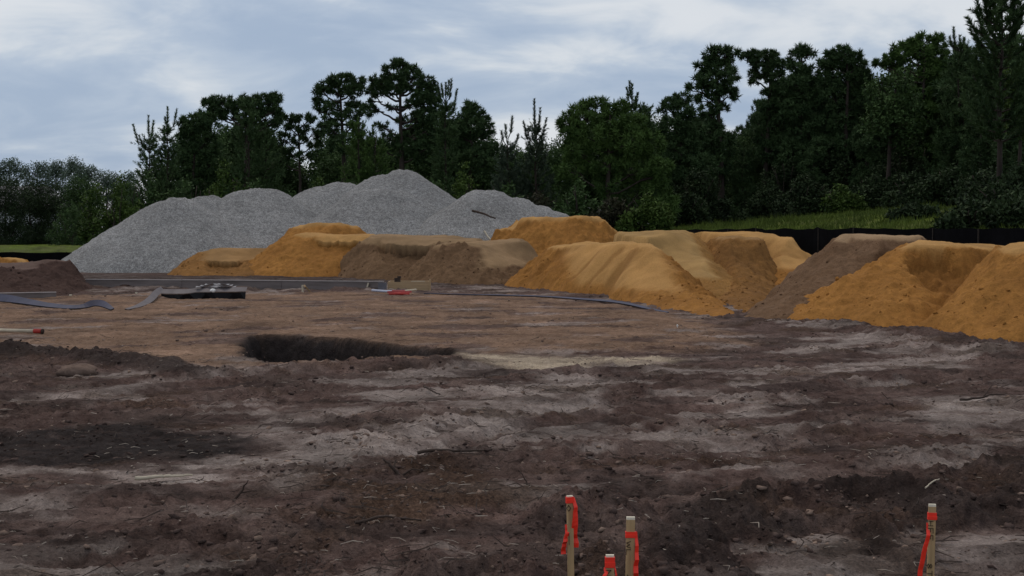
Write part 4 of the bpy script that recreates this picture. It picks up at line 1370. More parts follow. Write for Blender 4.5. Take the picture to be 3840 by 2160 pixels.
# ------------------------------------------------------------------ trees
class Fol:
    """foliage as many small blades"""
    def __init__(self):
        self.V, self.t = [], []

    def blades(self, base, d, L, w, tint):
        n = len(base)
        r = rng.standard_normal((n, 3))
        s = np.cross(d, r)
        s /= np.linalg.norm(s, axis=1)[:, None] + 1e-9
        s *= (w / 2)[:, None] if np.ndim(w) else w / 2
        self.V.append(np.stack([base + s, base - s, base + d * L[:, None]], 1))
        self.t.append(np.repeat(np.clip(tint, 0, 1), 3))

    def puffs(self, C, r, n, w, tint, up=0.25):
        """needle balls: C (k,3)"""
        k = len(C)
        d = rng.standard_normal((k, n, 3))
        d /= np.linalg.norm(d, axis=2)[..., None]
        d[..., 2] += up
        d /= np.linalg.norm(d, axis=2)[..., None]
        rr = np.broadcast_to(np.asarray(r), (k,))
        L = rr[:, None] * (0.78 + 0.3 * rng.random((k, n)))
        b = C[:, None] + d * (L * 0.15)[..., None]
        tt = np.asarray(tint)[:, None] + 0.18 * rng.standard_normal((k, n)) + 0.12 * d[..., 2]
        self.blades(b.reshape(-1, 3), d.reshape(-1, 3), L.ravel(), w, tt.ravel())

    def leaves(self, C, r, n, size, tint):
        k = len(C)
        p = rng.standard_normal((k, n, 3))
        p /= np.linalg.norm(p, axis=2)[..., None]
        rr = np.broadcast_to(np.asarray(r), (k,))
        p = p * (rr[:, None] * rng.random((k, n)) ** 0.4)[..., None]
        d = rng.standard_normal((k * n, 3)); d /= np.linalg.norm(d, axis=1)[:, None]
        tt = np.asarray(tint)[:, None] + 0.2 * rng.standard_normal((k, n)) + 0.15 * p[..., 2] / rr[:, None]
        self.blades((C[:, None] + p).reshape(-1, 3), d, size * (0.7 + 0.6 * rng.random(k * n)), size * 0.62, tt.ravel())

    def brush(self, p0, p1, r, n, w, tint):
        """bottle-brush shoot"""
        t = rng.random(n)
        ax = (p1 - p0); Ln = np.linalg.norm(ax); ax = ax / Ln
        d = rng.standard_normal((n, 3))
        d -= (d @ ax)[:, None] * ax
        d /= np.linalg.norm(d, axis=1)[:, None]
        d = d * 0.72 + ax * 0.85
        d /= np.linalg.norm(d, axis=1)[:, None]
        b = p0 + t[:, None] * (p1 - p0)
        L = r * (1.25 - 0.45 * t) * (0.75 + 0.4 * rng.random(n))
        self.blades(b, d, L, w, tint + 0.2 * rng.standard_normal(n) + 0.15 * t)

    def obj(self, name, mat, parent):
        V = np.concatenate(self.V).reshape(-1, 3)
        F = np.arange(len(V)).reshape(-1, 3)
        return mesh_obj(name, V, F, M[mat], parent, attrs={"tint": np.concatenate(self.t)})


def ell_points(c, r, n, shell=0.55):
    d = rng.standard_normal((n, 3))
    d /= np.linalg.norm(d, axis=1)[:, None]
    q = shell + (1 - shell) * rng.random(n) ** 0.7
    return np.asarray(c) + d * q[:, None] * np.asarray(r), d


def limb(m, a, b, r0, r1, sag=0.15):
    t = np.linspace(0, 1, 6)[:, None]
    a, b = np.asarray(a, float), np.asarray(b, float)
    p = a + (b - a) * t
    L = np.linalg.norm(b - a)
    p[:, 2] += -sag * L * np.sin(t[:, 0] * np.pi) * (1 - t[:, 0])
    p[1:-1] += 0.03 * L * rng.standard_normal((4, 3))
    m.tube(p, np.linspace(r0, r1, 6), 5)


def clump_tree(name, label, bpx, Y, clumps, mat="pine", kind="needle", puff=0.34, dens=1.0, r_trunk=0.2, cat="tree", group="trees along the wood edge",
               depth=0.8, fork=None, trunk_top=None, base_z=None, nb=48, w=0.088, blade_mix=None):
    """crown given as clumps (px, py, rx_px, ry_px[, density[, tint]]) seen from the site"""
    bx, by = FT(bpx, Y)
    bz = gz(float(bx), float(by)) if base_z is None else base_z
    base = np.array([bx, by, bz - 0.1])
    r = empty(name, base)
    tag(r, label, cat, group)
    ppm = FPX / Y
    f, m = Fol(), MB()
    tops = min(c[1] for c in clumps)
    ztop = P(bpx, tops if trunk_top is None else trunk_top, Y)[2] - base[2]
    k = 8
    tz = np.linspace(0, ztop * 0.93, k)
    lean = (np.mean([c[0] for c in clumps]) - bpx) / ppm
    tx = lean * (tz / ztop) ** 1.5 + 0.08 * np.cumsum(rng.standard_normal(k)) * 0.5
    tx -= tx[0]
    ty = 0.06 * np.cumsum(rng.standard_normal(k)); ty -= ty[0]
    tp = np.stack([tx, ty, tz], -1)
    m.tube(tp, np.linspace(r_trunk, r_trunk * 0.25, k), 8)
    for c in clumps:
        px, py, rx, ry = c[:4]
        dn = c[4] if len(c) > 4 else 1.0
        ti = c[5] if len(c) > 5 else 0.4
        R = np.array([rx / ppm, rx / ppm * depth, ry / ppm])
        cc = P(px, py, Y) - base
        cc[1] += rng.uniform(-0.5, 0.5) * R[1]
        vol = R[0] * R[2]
        n = max(5, int(dens * dn * 27 * vol / (puff / 0.38) ** 2) + 4)
        pts, d = ell_points(cc, R, n)
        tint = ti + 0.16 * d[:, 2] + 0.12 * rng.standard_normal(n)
        if kind == "needle":
            f.puffs(pts, puff * (0.75 + 0.5 * rng.random(n)), nb, w, tint)
        else:
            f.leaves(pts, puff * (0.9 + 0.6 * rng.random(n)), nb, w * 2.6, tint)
        # limb to the clump
        zi = np.clip(cc[2] - 0.35 * np.hypot(cc[0] - np.interp(cc[2], tz, tx), cc[1]) - 0.3, ztop * 0.15, ztop * 0.92)
        a = np.array([np.interp(zi, tz, tx), np.interp(zi, tz, ty), zi])
        if np.linalg.norm(cc - a) > 0.4:
            limb(m, a, cc, r_trunk * 0.34, 0.035)
            for _ in range(2):
                e = pts[rng.integers(n)]
                limb(m, a + (cc - a) * 0.6, e, r_trunk * 0.16, 0.02, 0.05)
    m.obj("trunk", M["bark"], r, smooth=True)
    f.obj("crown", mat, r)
    return r


def young_pine(name, label, bpx, Y, top, rad, mat="pine_green", tips=(), zlow=0.12, cat="tree", group="young pines", dens=1.0, brush_r=0.25, base_z=None, tint=0.45, whorl=0.55, droop=0.0):
    """conical pine with whorls of bottle-brush shoots; tips: (px, py_top, length_m) tall candles"""
    bx, by = FT(bpx, Y)
    bz = gz(float(bx), float(by)) if base_z is None else base_z
    base = np.array([bx, by, bz - 0.1])
    r = empty(name, base)
    tag(r, label, cat, group)
    H = P(bpx, top, Y)[2] - base[2]
    f, m = Fol(), MB()
    m.tube(np.stack([0.05 * rng.standard_normal(7), 0.05 * rng.standard_normal(7), np.linspace(0, H * 0.98, 7)], -1), np.linspace(0.05 + H * 0.009, 0.02, 7), 7)
    z = H * zlow
    while z < H * 0.95:
        t = z / H
        Rb = rad * (1 - t) ** 0.75 * (0.8 + 0.4 * rng.random()) * min(1.0, 0.55 + t * 2) + 0.15
        nb = rng.integers(5, 8)
        a0 = rng.random() * 6.28
        for k in range(nb):
            a = a0 + k * 2 * np.pi / nb + 0.3 * rng.standard_normal()
            R = Rb * (0.65 + 0.5 * rng.random())
            o = np.array([math.cos(a), math.sin(a), 0])
            p0 = np.array([0, 0, z])
            p1 = p0 + o * R * 0.6 + np.array([0, 0, R * (0.18 - droop)])
            p2 = p0 + o * R + np.array([0, 0, R * (0.62 - droop) + 0.10])
            m.tube([p0, p1, p2], [0.03, 0.02, 0.012], 4)
            ti = tint + 0.15 * rng.standard_normal() + 0.1 * t
            f.brush(p0 + (p1 - p0) * 0.45, p1, brush_r, int(26 * dens * R), 0.05, ti - 0.1)
            f.brush(p1, p2, brush_r * 1.1, int(34 * dens * (0.3 + R)), 0.05, ti)
            for _ in range(3):
                q0 = p1 + (p2 - p1) * rng.random()
                q1 = q0 + (o * 0.5 + rng.standard_normal(3) * 0.45 + np.array([0, 0, 0.75])) * (0.30 + 0.22 * R)
                f.brush(q0, q1, brush_r * 0.9, int(24 * dens), 0.05, ti)
        z += whorl * (0.75 + 0.5 * rng.random())
    f.brush(np.array([0, 0, H * 0.86]), np.array([0, 0, H]), brush_r * 0.9, int(50 * dens), 0.05, tint + 0.1)
    for (px, py, L) in tips:
        e = P(px, py, Y) - base
        s = np.array([e[0] * 0.72, rng.uniform(-0.2, 0.2), e[2] - L])
        limb(m, np.array([0, 0, max(0.3, s[2] - 0.6)]), s, 0.04, 0.025, 0.0)
        m.tube([s, (s + e) / 2, e], [0.025, 0.02, 0.012], 4)
        f.brush(s - (e - s) * 0.2, e - (e - s) * 0.06, brush_r * 0.95, int(150 * L * dens), 0.05, tint)
    m.obj("trunk", M["bark"], r, smooth=True)
    f.obj("crown", mat, r)
    return r


def shrub(name, label, bpx, Y, top, rx, mat="leaf_green", group="undergrowth shrubs", cat="shrub", n=46, leaf=0.2, base_z=None, tint=0.4):
    bx, by = FT(bpx, Y)
    bz = gz(float(bx), float(by)) if base_z is None else base_z
    base = np.array([bx, by, bz - 0.1])
    H = P(bpx, top, Y)[2] - base[2]
    r = empty(name, base)
    tag(r, label, cat, group)
    R = rx * Y / FPX
    f, m = Fol(), MB()
    for k in range(5):
        a = rng.random() * 6.28
        e = np.array([math.cos(a) * R * 0.6, math.sin(a) * R * 0.6, H * (0.6 + 0.25 * rng.random())])
        limb(m, np.zeros(3), e, 0.05, 0.02, -0.1)
    lobes = rng.integers(9, 13)
    n = int(n * 0.62)
    for k in range(lobes):
        u = rng.uniform(-1, 1)
        c = np.array([u * R, rng.uniform(-0.6, 0.6) * R, H * rng.uniform(0.2, 0.72) * (1 - 0.45 * abs(u))])
        if k == 0:
            c = np.array([0, 0, H * 0.7])
        rr = np.array([R * 0.36, R * 0.36, H * 0.27]) * rng.uniform(0.7, 1.25)
        pts, d = ell_points(c, rr, n)
        pts[:, 2] = np.maximum(pts[:, 2], 0.1)
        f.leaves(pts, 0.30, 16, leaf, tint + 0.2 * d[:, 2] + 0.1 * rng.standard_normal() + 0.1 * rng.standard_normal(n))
    m.obj("stems", M["bark"], r, smooth=True)
    f.obj("foliage", mat, r)
    return r


def clone(root, loc, rz, sc, label=None, group=None):
    o = root.copy()
    COL.objects.link(o)
    o.location, o.rotation_euler, o.scale = loc, (0, 0, rz), sc
    if label: o["label"] = label
    if group: o["group"] = group
    for ch in list(root.children):
        c = ch.copy()
        COL.objects.link(c)
        c.parent = o
    return o


def bz_at(px, Y):
    x, y = FT(px, Y)
    return gz(float(x), float(y))


# -- left group
young_pine("young_pine", "young pine with three bare upright candles, leftmost tall tree against the sky", 565, 92, 505, 1.7, "pine", dens=0.8,
           tips=[(498, 464, 1.2), (556, 430, 1.3), (577, 450, 1.0), (520, 505, 0.7)])
young_pine("young_pine", "young pine with a tall forked candle, right of the leftmost one", 632, 93, 470, 1.2, "pine", dens=0.9, tips=[(629, 398, 1.3), (663, 406, 1.15), (618, 437, 0.5)])
clump_tree("dense_tree", "dense dark round-topped tree right of the leftmost young pines", 730, 97,
           [(720, 470, 55, 45, 1.6), (765, 460, 50, 40, 1.5), (700, 520, 45, 50, 1.5), (770, 540, 60, 50, 1.5), (720, 600, 70, 60, 1.5), (790, 620, 60, 60, 1.4), (740, 690, 80, 60, 1.4)], "pine", puff=0.38)
clump_tree("flat_topped_pine", "flat-topped mature pine with sky gaps under its left side", 915, 100,
           [(785, 395, 28, 24, 1.5), (810, 378, 26, 20, 1.4), (860, 400, 55, 28, 1.4), (900, 385, 50, 26, 1.4), (955, 395, 45, 32, 1.4), (985, 370, 30, 18, 1.3), (1020, 372, 34, 24, 1.5), (1035, 410, 22, 34, 1.3),
            (1000, 440, 40, 40, 1.2), (930, 440, 50, 34, 1.2), (850, 432, 34, 20, 1.0), (1040, 450, 18, 24, 0.8), (990, 500, 34, 28, 0.6), (905, 500, 44, 40, 1.0), (800, 420, 25, 20, 1)], "pine", r_trunk=0.24)
young_pine("young_pine", "tall dark young pine in front of the flat-topped pine", 935, 94, 385, 2.0, "pine", dens=1.25)
young_pine("young_pine", "slim dark young pine just left of the open-crowned small pine", 1000, 95, 470, 1.7, "pine", dens=1.1)
clump_tree("small_pine", "open-crowned smaller pine with many sky gaps, between the two big pine groups", 1130, 104,
           [(1062, 440, 12, 16, 1.6), (1100, 448, 22, 16, 1.4), (1125, 440, 18, 14, 1.4), (1165, 445, 20, 18, 1.4), (1085, 480, 26, 16, 1.1), (1140, 485, 30, 18, 1.1), (1060, 520, 30, 22, 0.9), (1120, 530, 36, 24, 1.0),
            (1180, 540, 26, 20, 0.9), (1090, 575, 36, 22, 0.8), (1150, 590, 34, 22, 0.7), (1050, 600, 30, 30, 0.7), (1185, 500, 18, 16, 0.9)], "pine", dens=0.85, r_trunk=0.18, depth=0.6)
clump_tree("mature_pine", "mature pine with rounded clumped crown, left of the tallest one", 1290, 100,
           [(1195, 340, 20, 22, 1.4), (1190, 370, 14, 20, 1.3), (1230, 325, 26, 24, 1.4), (1260, 300, 32, 20, 1.5), (1300, 295, 30, 16, 1.5), (1345, 308, 24, 18, 1.3), (1270, 335, 46, 24, 1.4), (1330, 340, 44, 24, 1.3),
            (1225, 400, 26, 20, 1.0), (1190, 405, 12, 16, 1.0), (1260, 390, 30, 14, 0.7), (1330, 385, 34, 20, 1.0), (1240, 440, 40, 22, 1.1), (1310, 430, 44, 22, 1.0), (1370, 420, 24, 24, 1.0), (1250, 490, 44, 28, 1.2), (1215, 470, 20, 18, 0.8), (1330, 470, 30, 22, 0.8),
            (1280, 545, 60, 34, 0.9), (1360, 520, 40, 30, 0.8)], "pine", r_trunk=0.27, depth=0.7)
clump_tree("mature_pine", "tallest mature pine of the middle group with bare limbs showing in its crown", 1505, 101,
           [(1448, 265, 12, 16, 1.4), (1485, 245, 26, 18, 1.5), (1510, 240, 28, 14, 1.5), (1540, 265, 26, 20, 1.4), (1565, 285, 22, 22, 1.3), (1500, 285, 44, 22, 1.5), (1435, 295, 36, 16, 1.4), (1400, 300, 22, 14, 1.3), (1480, 320, 60, 24, 1.4),
            (1550, 320, 50, 26, 1.5), (1600, 310, 34, 26, 1.4), (1620, 345, 32, 34, 1.4), (1420, 335, 40, 22, 1.3), (1390, 360, 24, 22, 1.1), (1580, 370, 50, 32, 1.4), (1630, 400, 36, 40, 1.4), (1480, 350, 34, 12, 0.8), (1540, 390, 30, 16, 0.7),
            (1400, 400, 22, 22, 0.8), (1470, 400, 18, 10, 0.4), (1590, 440, 56, 40, 1.3), (1520, 450, 34, 16, 0.5), (1640, 470, 44, 44, 1.3), (1430, 470, 30, 16, 0.5), (1560, 500, 54, 36, 1.0), (1470, 520, 50, 24, 0.6), (1420, 545, 50, 34, 0.8), (1520, 560, 60, 40, 1.0), (1600, 560, 70, 50, 1.3)],
           "pine", r_trunk=0.30, depth=0.75)
young_pine("young_pine", "young pine with a fan of five tall candles right of the tallest pine", 1672, 95, 380, 1.5, "pine", dens=1.2, tips=[(1640, 305, 1.1), (1656, 312, 0.9), (1672, 308, 0.9), (1684, 300, 1.0), (1694, 292, 1.3), (1714, 330, 1.4)])
young_pine("young_pine", "light green young pine in front of the tallest middle pine", 1345, 90, 440, 1.5, "pine_green", dens=1.1, tint=0.4)
young_pine("young_pine", "light green young pine with small tips, right of its twin before the tallest pine", 1410, 90, 490, 1.4, "pine_green", dens=1.1, tint=0.4, tips=[(1398, 468, 0.6)])
clump_tree("dense_pine", "dark cone-shaped pine with a thin spire above the right gravel shoulder", 1765, 98,
           [(1752, 400, 14, 18, 1.5), (1770, 415, 28, 22, 1.6), (1740, 440, 32, 28, 1.6), (1800, 440, 34, 26, 1.6), (1770, 480, 56, 36, 1.6), (1720, 500, 36, 40, 1.5), (1825, 490, 30, 34, 1.4), (1770, 540, 70, 46, 1.5), (1840, 550, 28, 30, 1.1), (1720, 570, 50, 50, 1.4), (1790, 610, 80, 50, 1.3)],
           "pine", puff=0.36, trunk_top=380)
young_pine("young_pine", "grey-green young pine with one fat blurred candle, left of the gap in the trees", 1905, 88, 520, 1.3, "pine_grey", dens=1.0, brush_r=0.26, tips=[(1922, 432, 1.0), (1895, 465, 0.8), (1945, 502, 0.7), (1880, 490, 0.6)])
young_pine("young_pine", "grey-green young pine with a tall pointed candle in the dip of the tree line", 2008, 88, 460, 1.35, "pine_grey", dens=1.0, brush_r=0.25, tint=0.35, tips=[(2003, 368, 1.6), (2026, 402, 1.3), (1962, 450, 1.1), (2050, 440, 1.0)])
# -- middle green tree and spires
clump_tree("broad_pine", "broad bright green tree in the middle right with a dome-shaped crown", 2270, 84,
           [(2120, 465, 28, 26, 1.3, .35), (2150, 430, 34, 28, 1.4, .4), (2200, 405, 40, 26, 1.5, .45), (2250, 390, 44, 22, 1.5, .45), (2320, 405, 40, 26, 1.4, .4), (2200, 450, 64, 40, 1.5, .55), (2290, 450, 70, 44, 1.5, .6), (2150, 500, 54, 36, 1.4, .4), (2380, 470, 60, 44, 1.4, .5),
            (2230, 520, 80, 50, 1.5, .6), (2340, 540, 90, 56, 1.5, .6), (2440, 540, 56, 54, 1.4, .55), (2160, 570, 60, 46, 1.2, .5), (2270, 610, 90, 54, 1.3, .5), (2400, 630, 90, 60, 1.4, .6), (2480, 640, 50, 60, 1.3, .55), (2130, 640, 50, 50, 1.0, .5), (2440, 720, 80, 60, 1.2, .5), (2300, 700, 90, 54, 0.9, .3), (2490, 780, 60, 50, 1.1, .45)],
           "pine_green", puff=0.36, r_trunk=0.2, w=0.07)
young_pine("young_pine", "spire-topped young pine rising above the broad green tree", 2368, 90, 380, 1.3, "pine", dens=1.1, tips=[(2361, 302, 0.9), (2370, 312, 1.0), (2350, 325, 0.8), (2392, 345, 0.8), (2385, 360, 0.6)])
young_pine("young_pine", "small pointed young pine right of the tallest middle spire", 2415, 88, 400, 1.2, "pine", dens=1.1, tips=[(2413, 385, 0.6), (2430, 415, 0.5), (2400, 410, 0.5)])
clump_tree("dark_pine", "dark pine with feathery top left of the big layered pine", 2545, 94,
           [(2520, 380, 34, 22, 1.2), (2560, 372, 40, 20, 1.2), (2500, 410, 34, 28, 1.3), (2560, 420, 50, 34, 1.5), (2520, 480, 60, 44, 1.5), (2590, 500, 60, 50, 1.5), (2540, 570, 80, 60, 1.5), (2600, 650, 90, 70, 1.5), (2540, 700, 80, 70, 1.4)], "pine", puff=0.34)
clump_tree("layered_pine", "big dark pine with layered drooping tiers on its left, right wood", 2705, 98,
           [(2690, 195, 44, 16, 1.6), (2740, 195, 34, 16, 1.5), (2660, 215, 34, 16, 1.5), (2710, 225, 64, 24, 1.7), (2640, 248, 30, 12, 1.4), (2700, 262, 70, 24, 1.7), (2625, 290, 34, 12, 1.4), (2690, 300, 76, 26, 1.7), (2600, 330, 32, 12, 1.4), (2680, 340, 80, 24, 1.6),
            (2730, 360, 40, 20, 1.2), (2640, 370, 44, 18, 1.3), (2690, 400, 50, 20, 0.9), (2640, 420, 50, 24, 0.9), (2640, 480, 70, 40, 1.3), (2700, 540, 80, 50, 1.4), (2650, 620, 90, 60, 1.4)], "pine", r_trunk=0.30, puff=0.40, depth=0.8)
clump_tree("dark_pine", "dark pine leaning against the layered pine, bright sky gap between them", 2870, 99,
           [(2800, 210, 26, 14, 1.3), (2830, 205, 30, 14, 1.5), (2880, 205, 34, 16, 1.5), (2860, 235, 60, 24, 1.6), (2915, 240, 34, 22, 1.4), (2850, 275, 50, 22, 1.3), (2900, 290, 50, 30, 1.4), (2830, 300, 30, 16, 0.9), (2890, 340, 40, 24, 1.2), (2930, 380, 50, 40, 1.4), (2880, 400, 44, 24, 0.9), (2920, 460, 60, 50, 1.4), (2860, 500, 44, 40, 1.0), (2900, 560, 70, 60, 1.4)],
           "pine", r_trunk=0.26, depth=0.7)
clump_tree("dark_pine", "dark pine with a bushy tip standing above its neighbours in the right wood", 3005, 97,
           [(3005, 185, 20, 14, 1.5), (2985, 205, 30, 16, 1.4), (3030, 205, 30, 20, 1.3), (2960, 235, 30, 18, 1.3), (2990, 260, 50, 26, 1.3), (3040, 280, 44, 36, 1.5), (2980, 320, 60, 34, 1.5), (3040, 370, 60, 50, 1.6), (2980, 420, 60, 60, 1.6), (3030, 500, 80, 70, 1.6), (2990, 600, 90, 80, 1.5)], "pine", r_trunk=0.24, puff=0.38)
clump_tree("round_pine", "round-headed very dark pine left of the notch in the right wood", 3165, 96,
           [(3120, 200, 28, 12, 1.5), (3160, 196, 40, 14, 1.6), (3200, 212, 34, 16, 1.6), (3150, 230, 70, 26, 1.8), (3220, 245, 40, 26, 1.6), (3100, 240, 36, 24, 1.5), (3160, 290, 90, 46, 1.8), (3240, 290, 30, 36, 1.5), (3140, 370, 90, 60, 1.7), (3220, 380, 60, 60, 1.7), (3160, 470, 100, 70, 1.6), (3150, 580, 110, 80, 1.5)], "pine", r_trunk=0.25, puff=0.36)
clump_tree("leafy_tree", "dark leafy tree low in the middle of the right wood", 3330, 86,
           [(3300, 330, 50, 40, 1.2, .5), (3360, 310, 60, 44, 1.2, .5), (3320, 400, 70, 50, 1.2, .55), (3400, 390, 70, 50, 1.1, .4), (3350, 470, 90, 60, 1.1, .4), (3290, 480, 60, 60, 1.0, .4), (3400, 520, 80, 60, 1.0, .3)], "leaf", kind="leaf", puff=0.4, nb=22, r_trunk=0.2)
clump_tree("green_pine", "mid green bushy pine with ragged tips right of the notch", 3440, 92,
           [(3290, 235, 12, 16, 1.3, .3), (3350, 190, 20, 18, 1.4, .35), (3390, 170, 22, 18, 1.5, .4), (3425, 162, 26, 16, 1.5, .45), (3460, 148, 30, 20, 1.6, .4), (3510, 150, 24, 20, 1.6, .4), (3380, 210, 50, 28, 1.6, .45), (3450, 200, 60, 34, 1.7, .5), (3520, 195, 50, 36, 1.6, .5), (3330, 230, 36, 26, 1.4, .35),
            (3420, 260, 80, 44, 1.6, .5), (3510, 270, 70, 50, 1.6, .55), (3460, 350, 90, 60, 1.6, .5), (3540, 370, 80, 60, 1.5, .45), (3480, 450, 100, 70, 1.5, .45), (3560, 500, 90, 80, 1.5, .35), (3470, 580, 100, 80, 1.4, .3)], "pine_green", puff=0.37, r_trunk=0.26)
young_pine("young_pine", "young pine with a thin pointed leader left of the giant bristly pine", 3590, 84, 150, 1.9, "pine", dens=1.2, tips=[(3575, 98, 1.0), (3600, 132, 0.7), (3615, 138, 0.7), (3560, 135, 0.6)])
young_pine("bristly_pine", "giant bristly pine with fat candles, cut by the top right corner", 3745, 60, -120, 2.1, "pine", dens=1.5, brush_r=0.30, tint=0.3, whorl=0.5, zlow=0.28,
           tips=[(3655, -20, 1.0), (3690, -30, 1.2), (3625, 62, 0.7), (3660, 30, 1.1), (3720, -40, 1.0), (3805, -10, 1.0), (3840, 20, 1.0), (3635, 108, 0.6)])
clump_tree("green_tree", "yellow-green leafy tree at the right edge below the giant pine", 3815, 66,
           [(3790, 310, 30, 34, 1.3, .6), (3835, 330, 36, 40, 1.3, .6), (3810, 390, 44, 44, 1.3, .5), (3860, 420, 50, 60, 1.2, .5), (3820, 480, 40, 50, 1.0, .4)], "leaf_green", kind="leaf", puff=0.36, nb=24, r_trunk=0.14)

# -- infill of the wood: back rows, undergrowth
back = clump_tree("wood_tree", "dark tree in the unbroken wood behind the front pines", 1000, 118,
                  [(1000, 560, 70, 50, 1.5), (960, 620, 70, 60, 1.5), (1040, 630, 70, 60, 1.5), (1000, 700, 100, 70, 1.5), (960, 780, 90, 70, 1.4), (1050, 780, 90, 70, 1.4), (1000, 850, 100, 60, 1.3)], "leaf", kind="leaf", puff=0.5, nb=26, w=0.09, group="dark wood behind the front pines")
back2 = clump_tree("wood_pine", "dark pine in the unbroken wood behind the front pines", 3100, 112,
                   [(3100, 330, 60, 40, 1.5), (3060, 400, 70, 50, 1.5), (3150, 410, 70, 50, 1.5), (3100, 500, 100, 70, 1.4), (3080, 600, 100, 80, 1.4), (3130, 700, 100, 80, 1.3), (3060, 760, 100, 60, 1.3)], "pine", puff=0.5, nb=34, w=0.11, group="dark wood behind the front pines")
b0 = np.array(back.location); b20 = np.array(back2.location)
hb, hb2 = P(1000, 520, 118)[2] - b0[2], P(3100, 300, 112)[2] - b20[2]


def put(root, h0, px, Y, top, wide=1.0):
    x, y = FT(px, Y)
    z = gz(float(x), float(y)) - 0.1
    s = (P(px, top, Y)[2] - z) / h0
    clone(root, (x, y, z), rng.random() * 6.28, (s * wide, s * wide, s))


for px, Y, top, w_ in [(480, 112, 690, 1.3), (600, 116, 610, 1.0), (690, 120, 540, 1.0), (800, 112, 520, 1.0), (880, 122, 500, 1.0), (960, 114, 520, 1.0), (1010, 120, 560, 1.1), (1180, 124, 650, 1.3), (1260, 120, 560, 1.1), (1340, 114, 540, 1.0), (1430, 118, 570, 1.0), (1530, 116, 500, 1.0), (1620, 110, 450, 1.0), (1570, 122, 450, 1.0), (1110, 122, 610, 1.0), (1150, 120, 640, 1.0), (1300, 112, 560, 0.9), (1250, 110, 590, 0.9), (1490, 112, 560, 0.9), (740, 118, 490, 1.0), (840, 116, 480, 1.0), (930, 118, 450, 1.0), (990, 116, 470, 1.0), (1040, 124, 560, 1.1), (1230, 116, 520, 1.0), (1300, 122, 500, 1.0), (1390, 120, 540, 1.1), (1480, 122, 530, 1.0), (1660, 118, 430, 1.0), (1740, 114, 470, 1.0), (1820, 120, 520, 1.0), (1920, 122, 560, 1.0), (2000, 116, 550, 1.0), (2130, 114, 520, 1.0), (2230, 118, 430, 1.0), (2340, 120, 420, 1.0), (2440, 112, 440, 1.0),
                       (1700, 120, 540, 1.0), (1800, 114, 560, 1.0), (1880, 118, 600, 1.2), (1960, 112, 580, 1.1), (2040, 120, 545, 1.1), (2100, 110, 560, 1.0), (2180, 116, 480, 1.0), (2480, 116, 480, 1.0), (2560, 110, 520, 1.0), (2650, 120, 600, 1.2), (2760, 122, 560, 1.4), (2790, 104, 520, 0.9), (2830, 108, 480, 0.8)]:
    put(back, hb, px, Y, top, w_)
for px, Y, top, w_ in [(2300, 112, 430, 1.0), (2420, 108, 440, 1.0), (2950, 116, 330, 1.0), (3010, 104, 330, 1.0), (3210, 108, 300, 0.9), (3290, 104, 330, 1.0), (3380, 108, 260, 0.9), (3470, 104, 240, 0.9), (3560, 100, 220, 0.9), (3640, 96, 190, 0.9), (3720, 92, 160, 1.0), (3800, 84, 140, 1.0), (3880, 78, 120, 1.0), (3960, 76, 100, 1.0), (4060, 80, 120, 1.1), (4180, 80, 110, 1.1), (2840, 124, 560, 1.2),
                       (3700, 90, 260, 1.2), (3760, 80, 240, 1.1), (3640, 86, 240, 1.1), (3560, 92, 230, 1.1), (3320, 102, 300, 1.1), (3250, 100, 330, 1.1), (3180, 104, 280, 1.1), (3090, 106, 300, 1.1), (3000, 110, 290, 1.0), (2940, 112, 300, 0.9), (2900, 114, 380, 0.9), (2680, 112, 430, 1.0), (2620, 108, 450, 1.0), (3850, 72, 260, 1.1), (3930, 74, 220, 1.1), (3500, 96, 330, 1.2), (3400, 94, 360, 1.2), (3300, 98, 380, 1.2), (3120, 100, 400, 1.3), (2980, 106, 420, 1.3), (2870, 108, 560, 1.2), (2600, 104, 520, 1.2), (3680, 78, 330, 0.9), (3600, 84, 360, 1.0), (3240, 92, 480, 1.0), (3050, 94, 520, 1.0), (2780, 100, 560, 1.0), (2760, 108, 480, 0.7), (2840, 106, 430, 0.7), (2830, 112, 380, 0.6)]:
    put(back2, hb2, px, Y, top, w_)
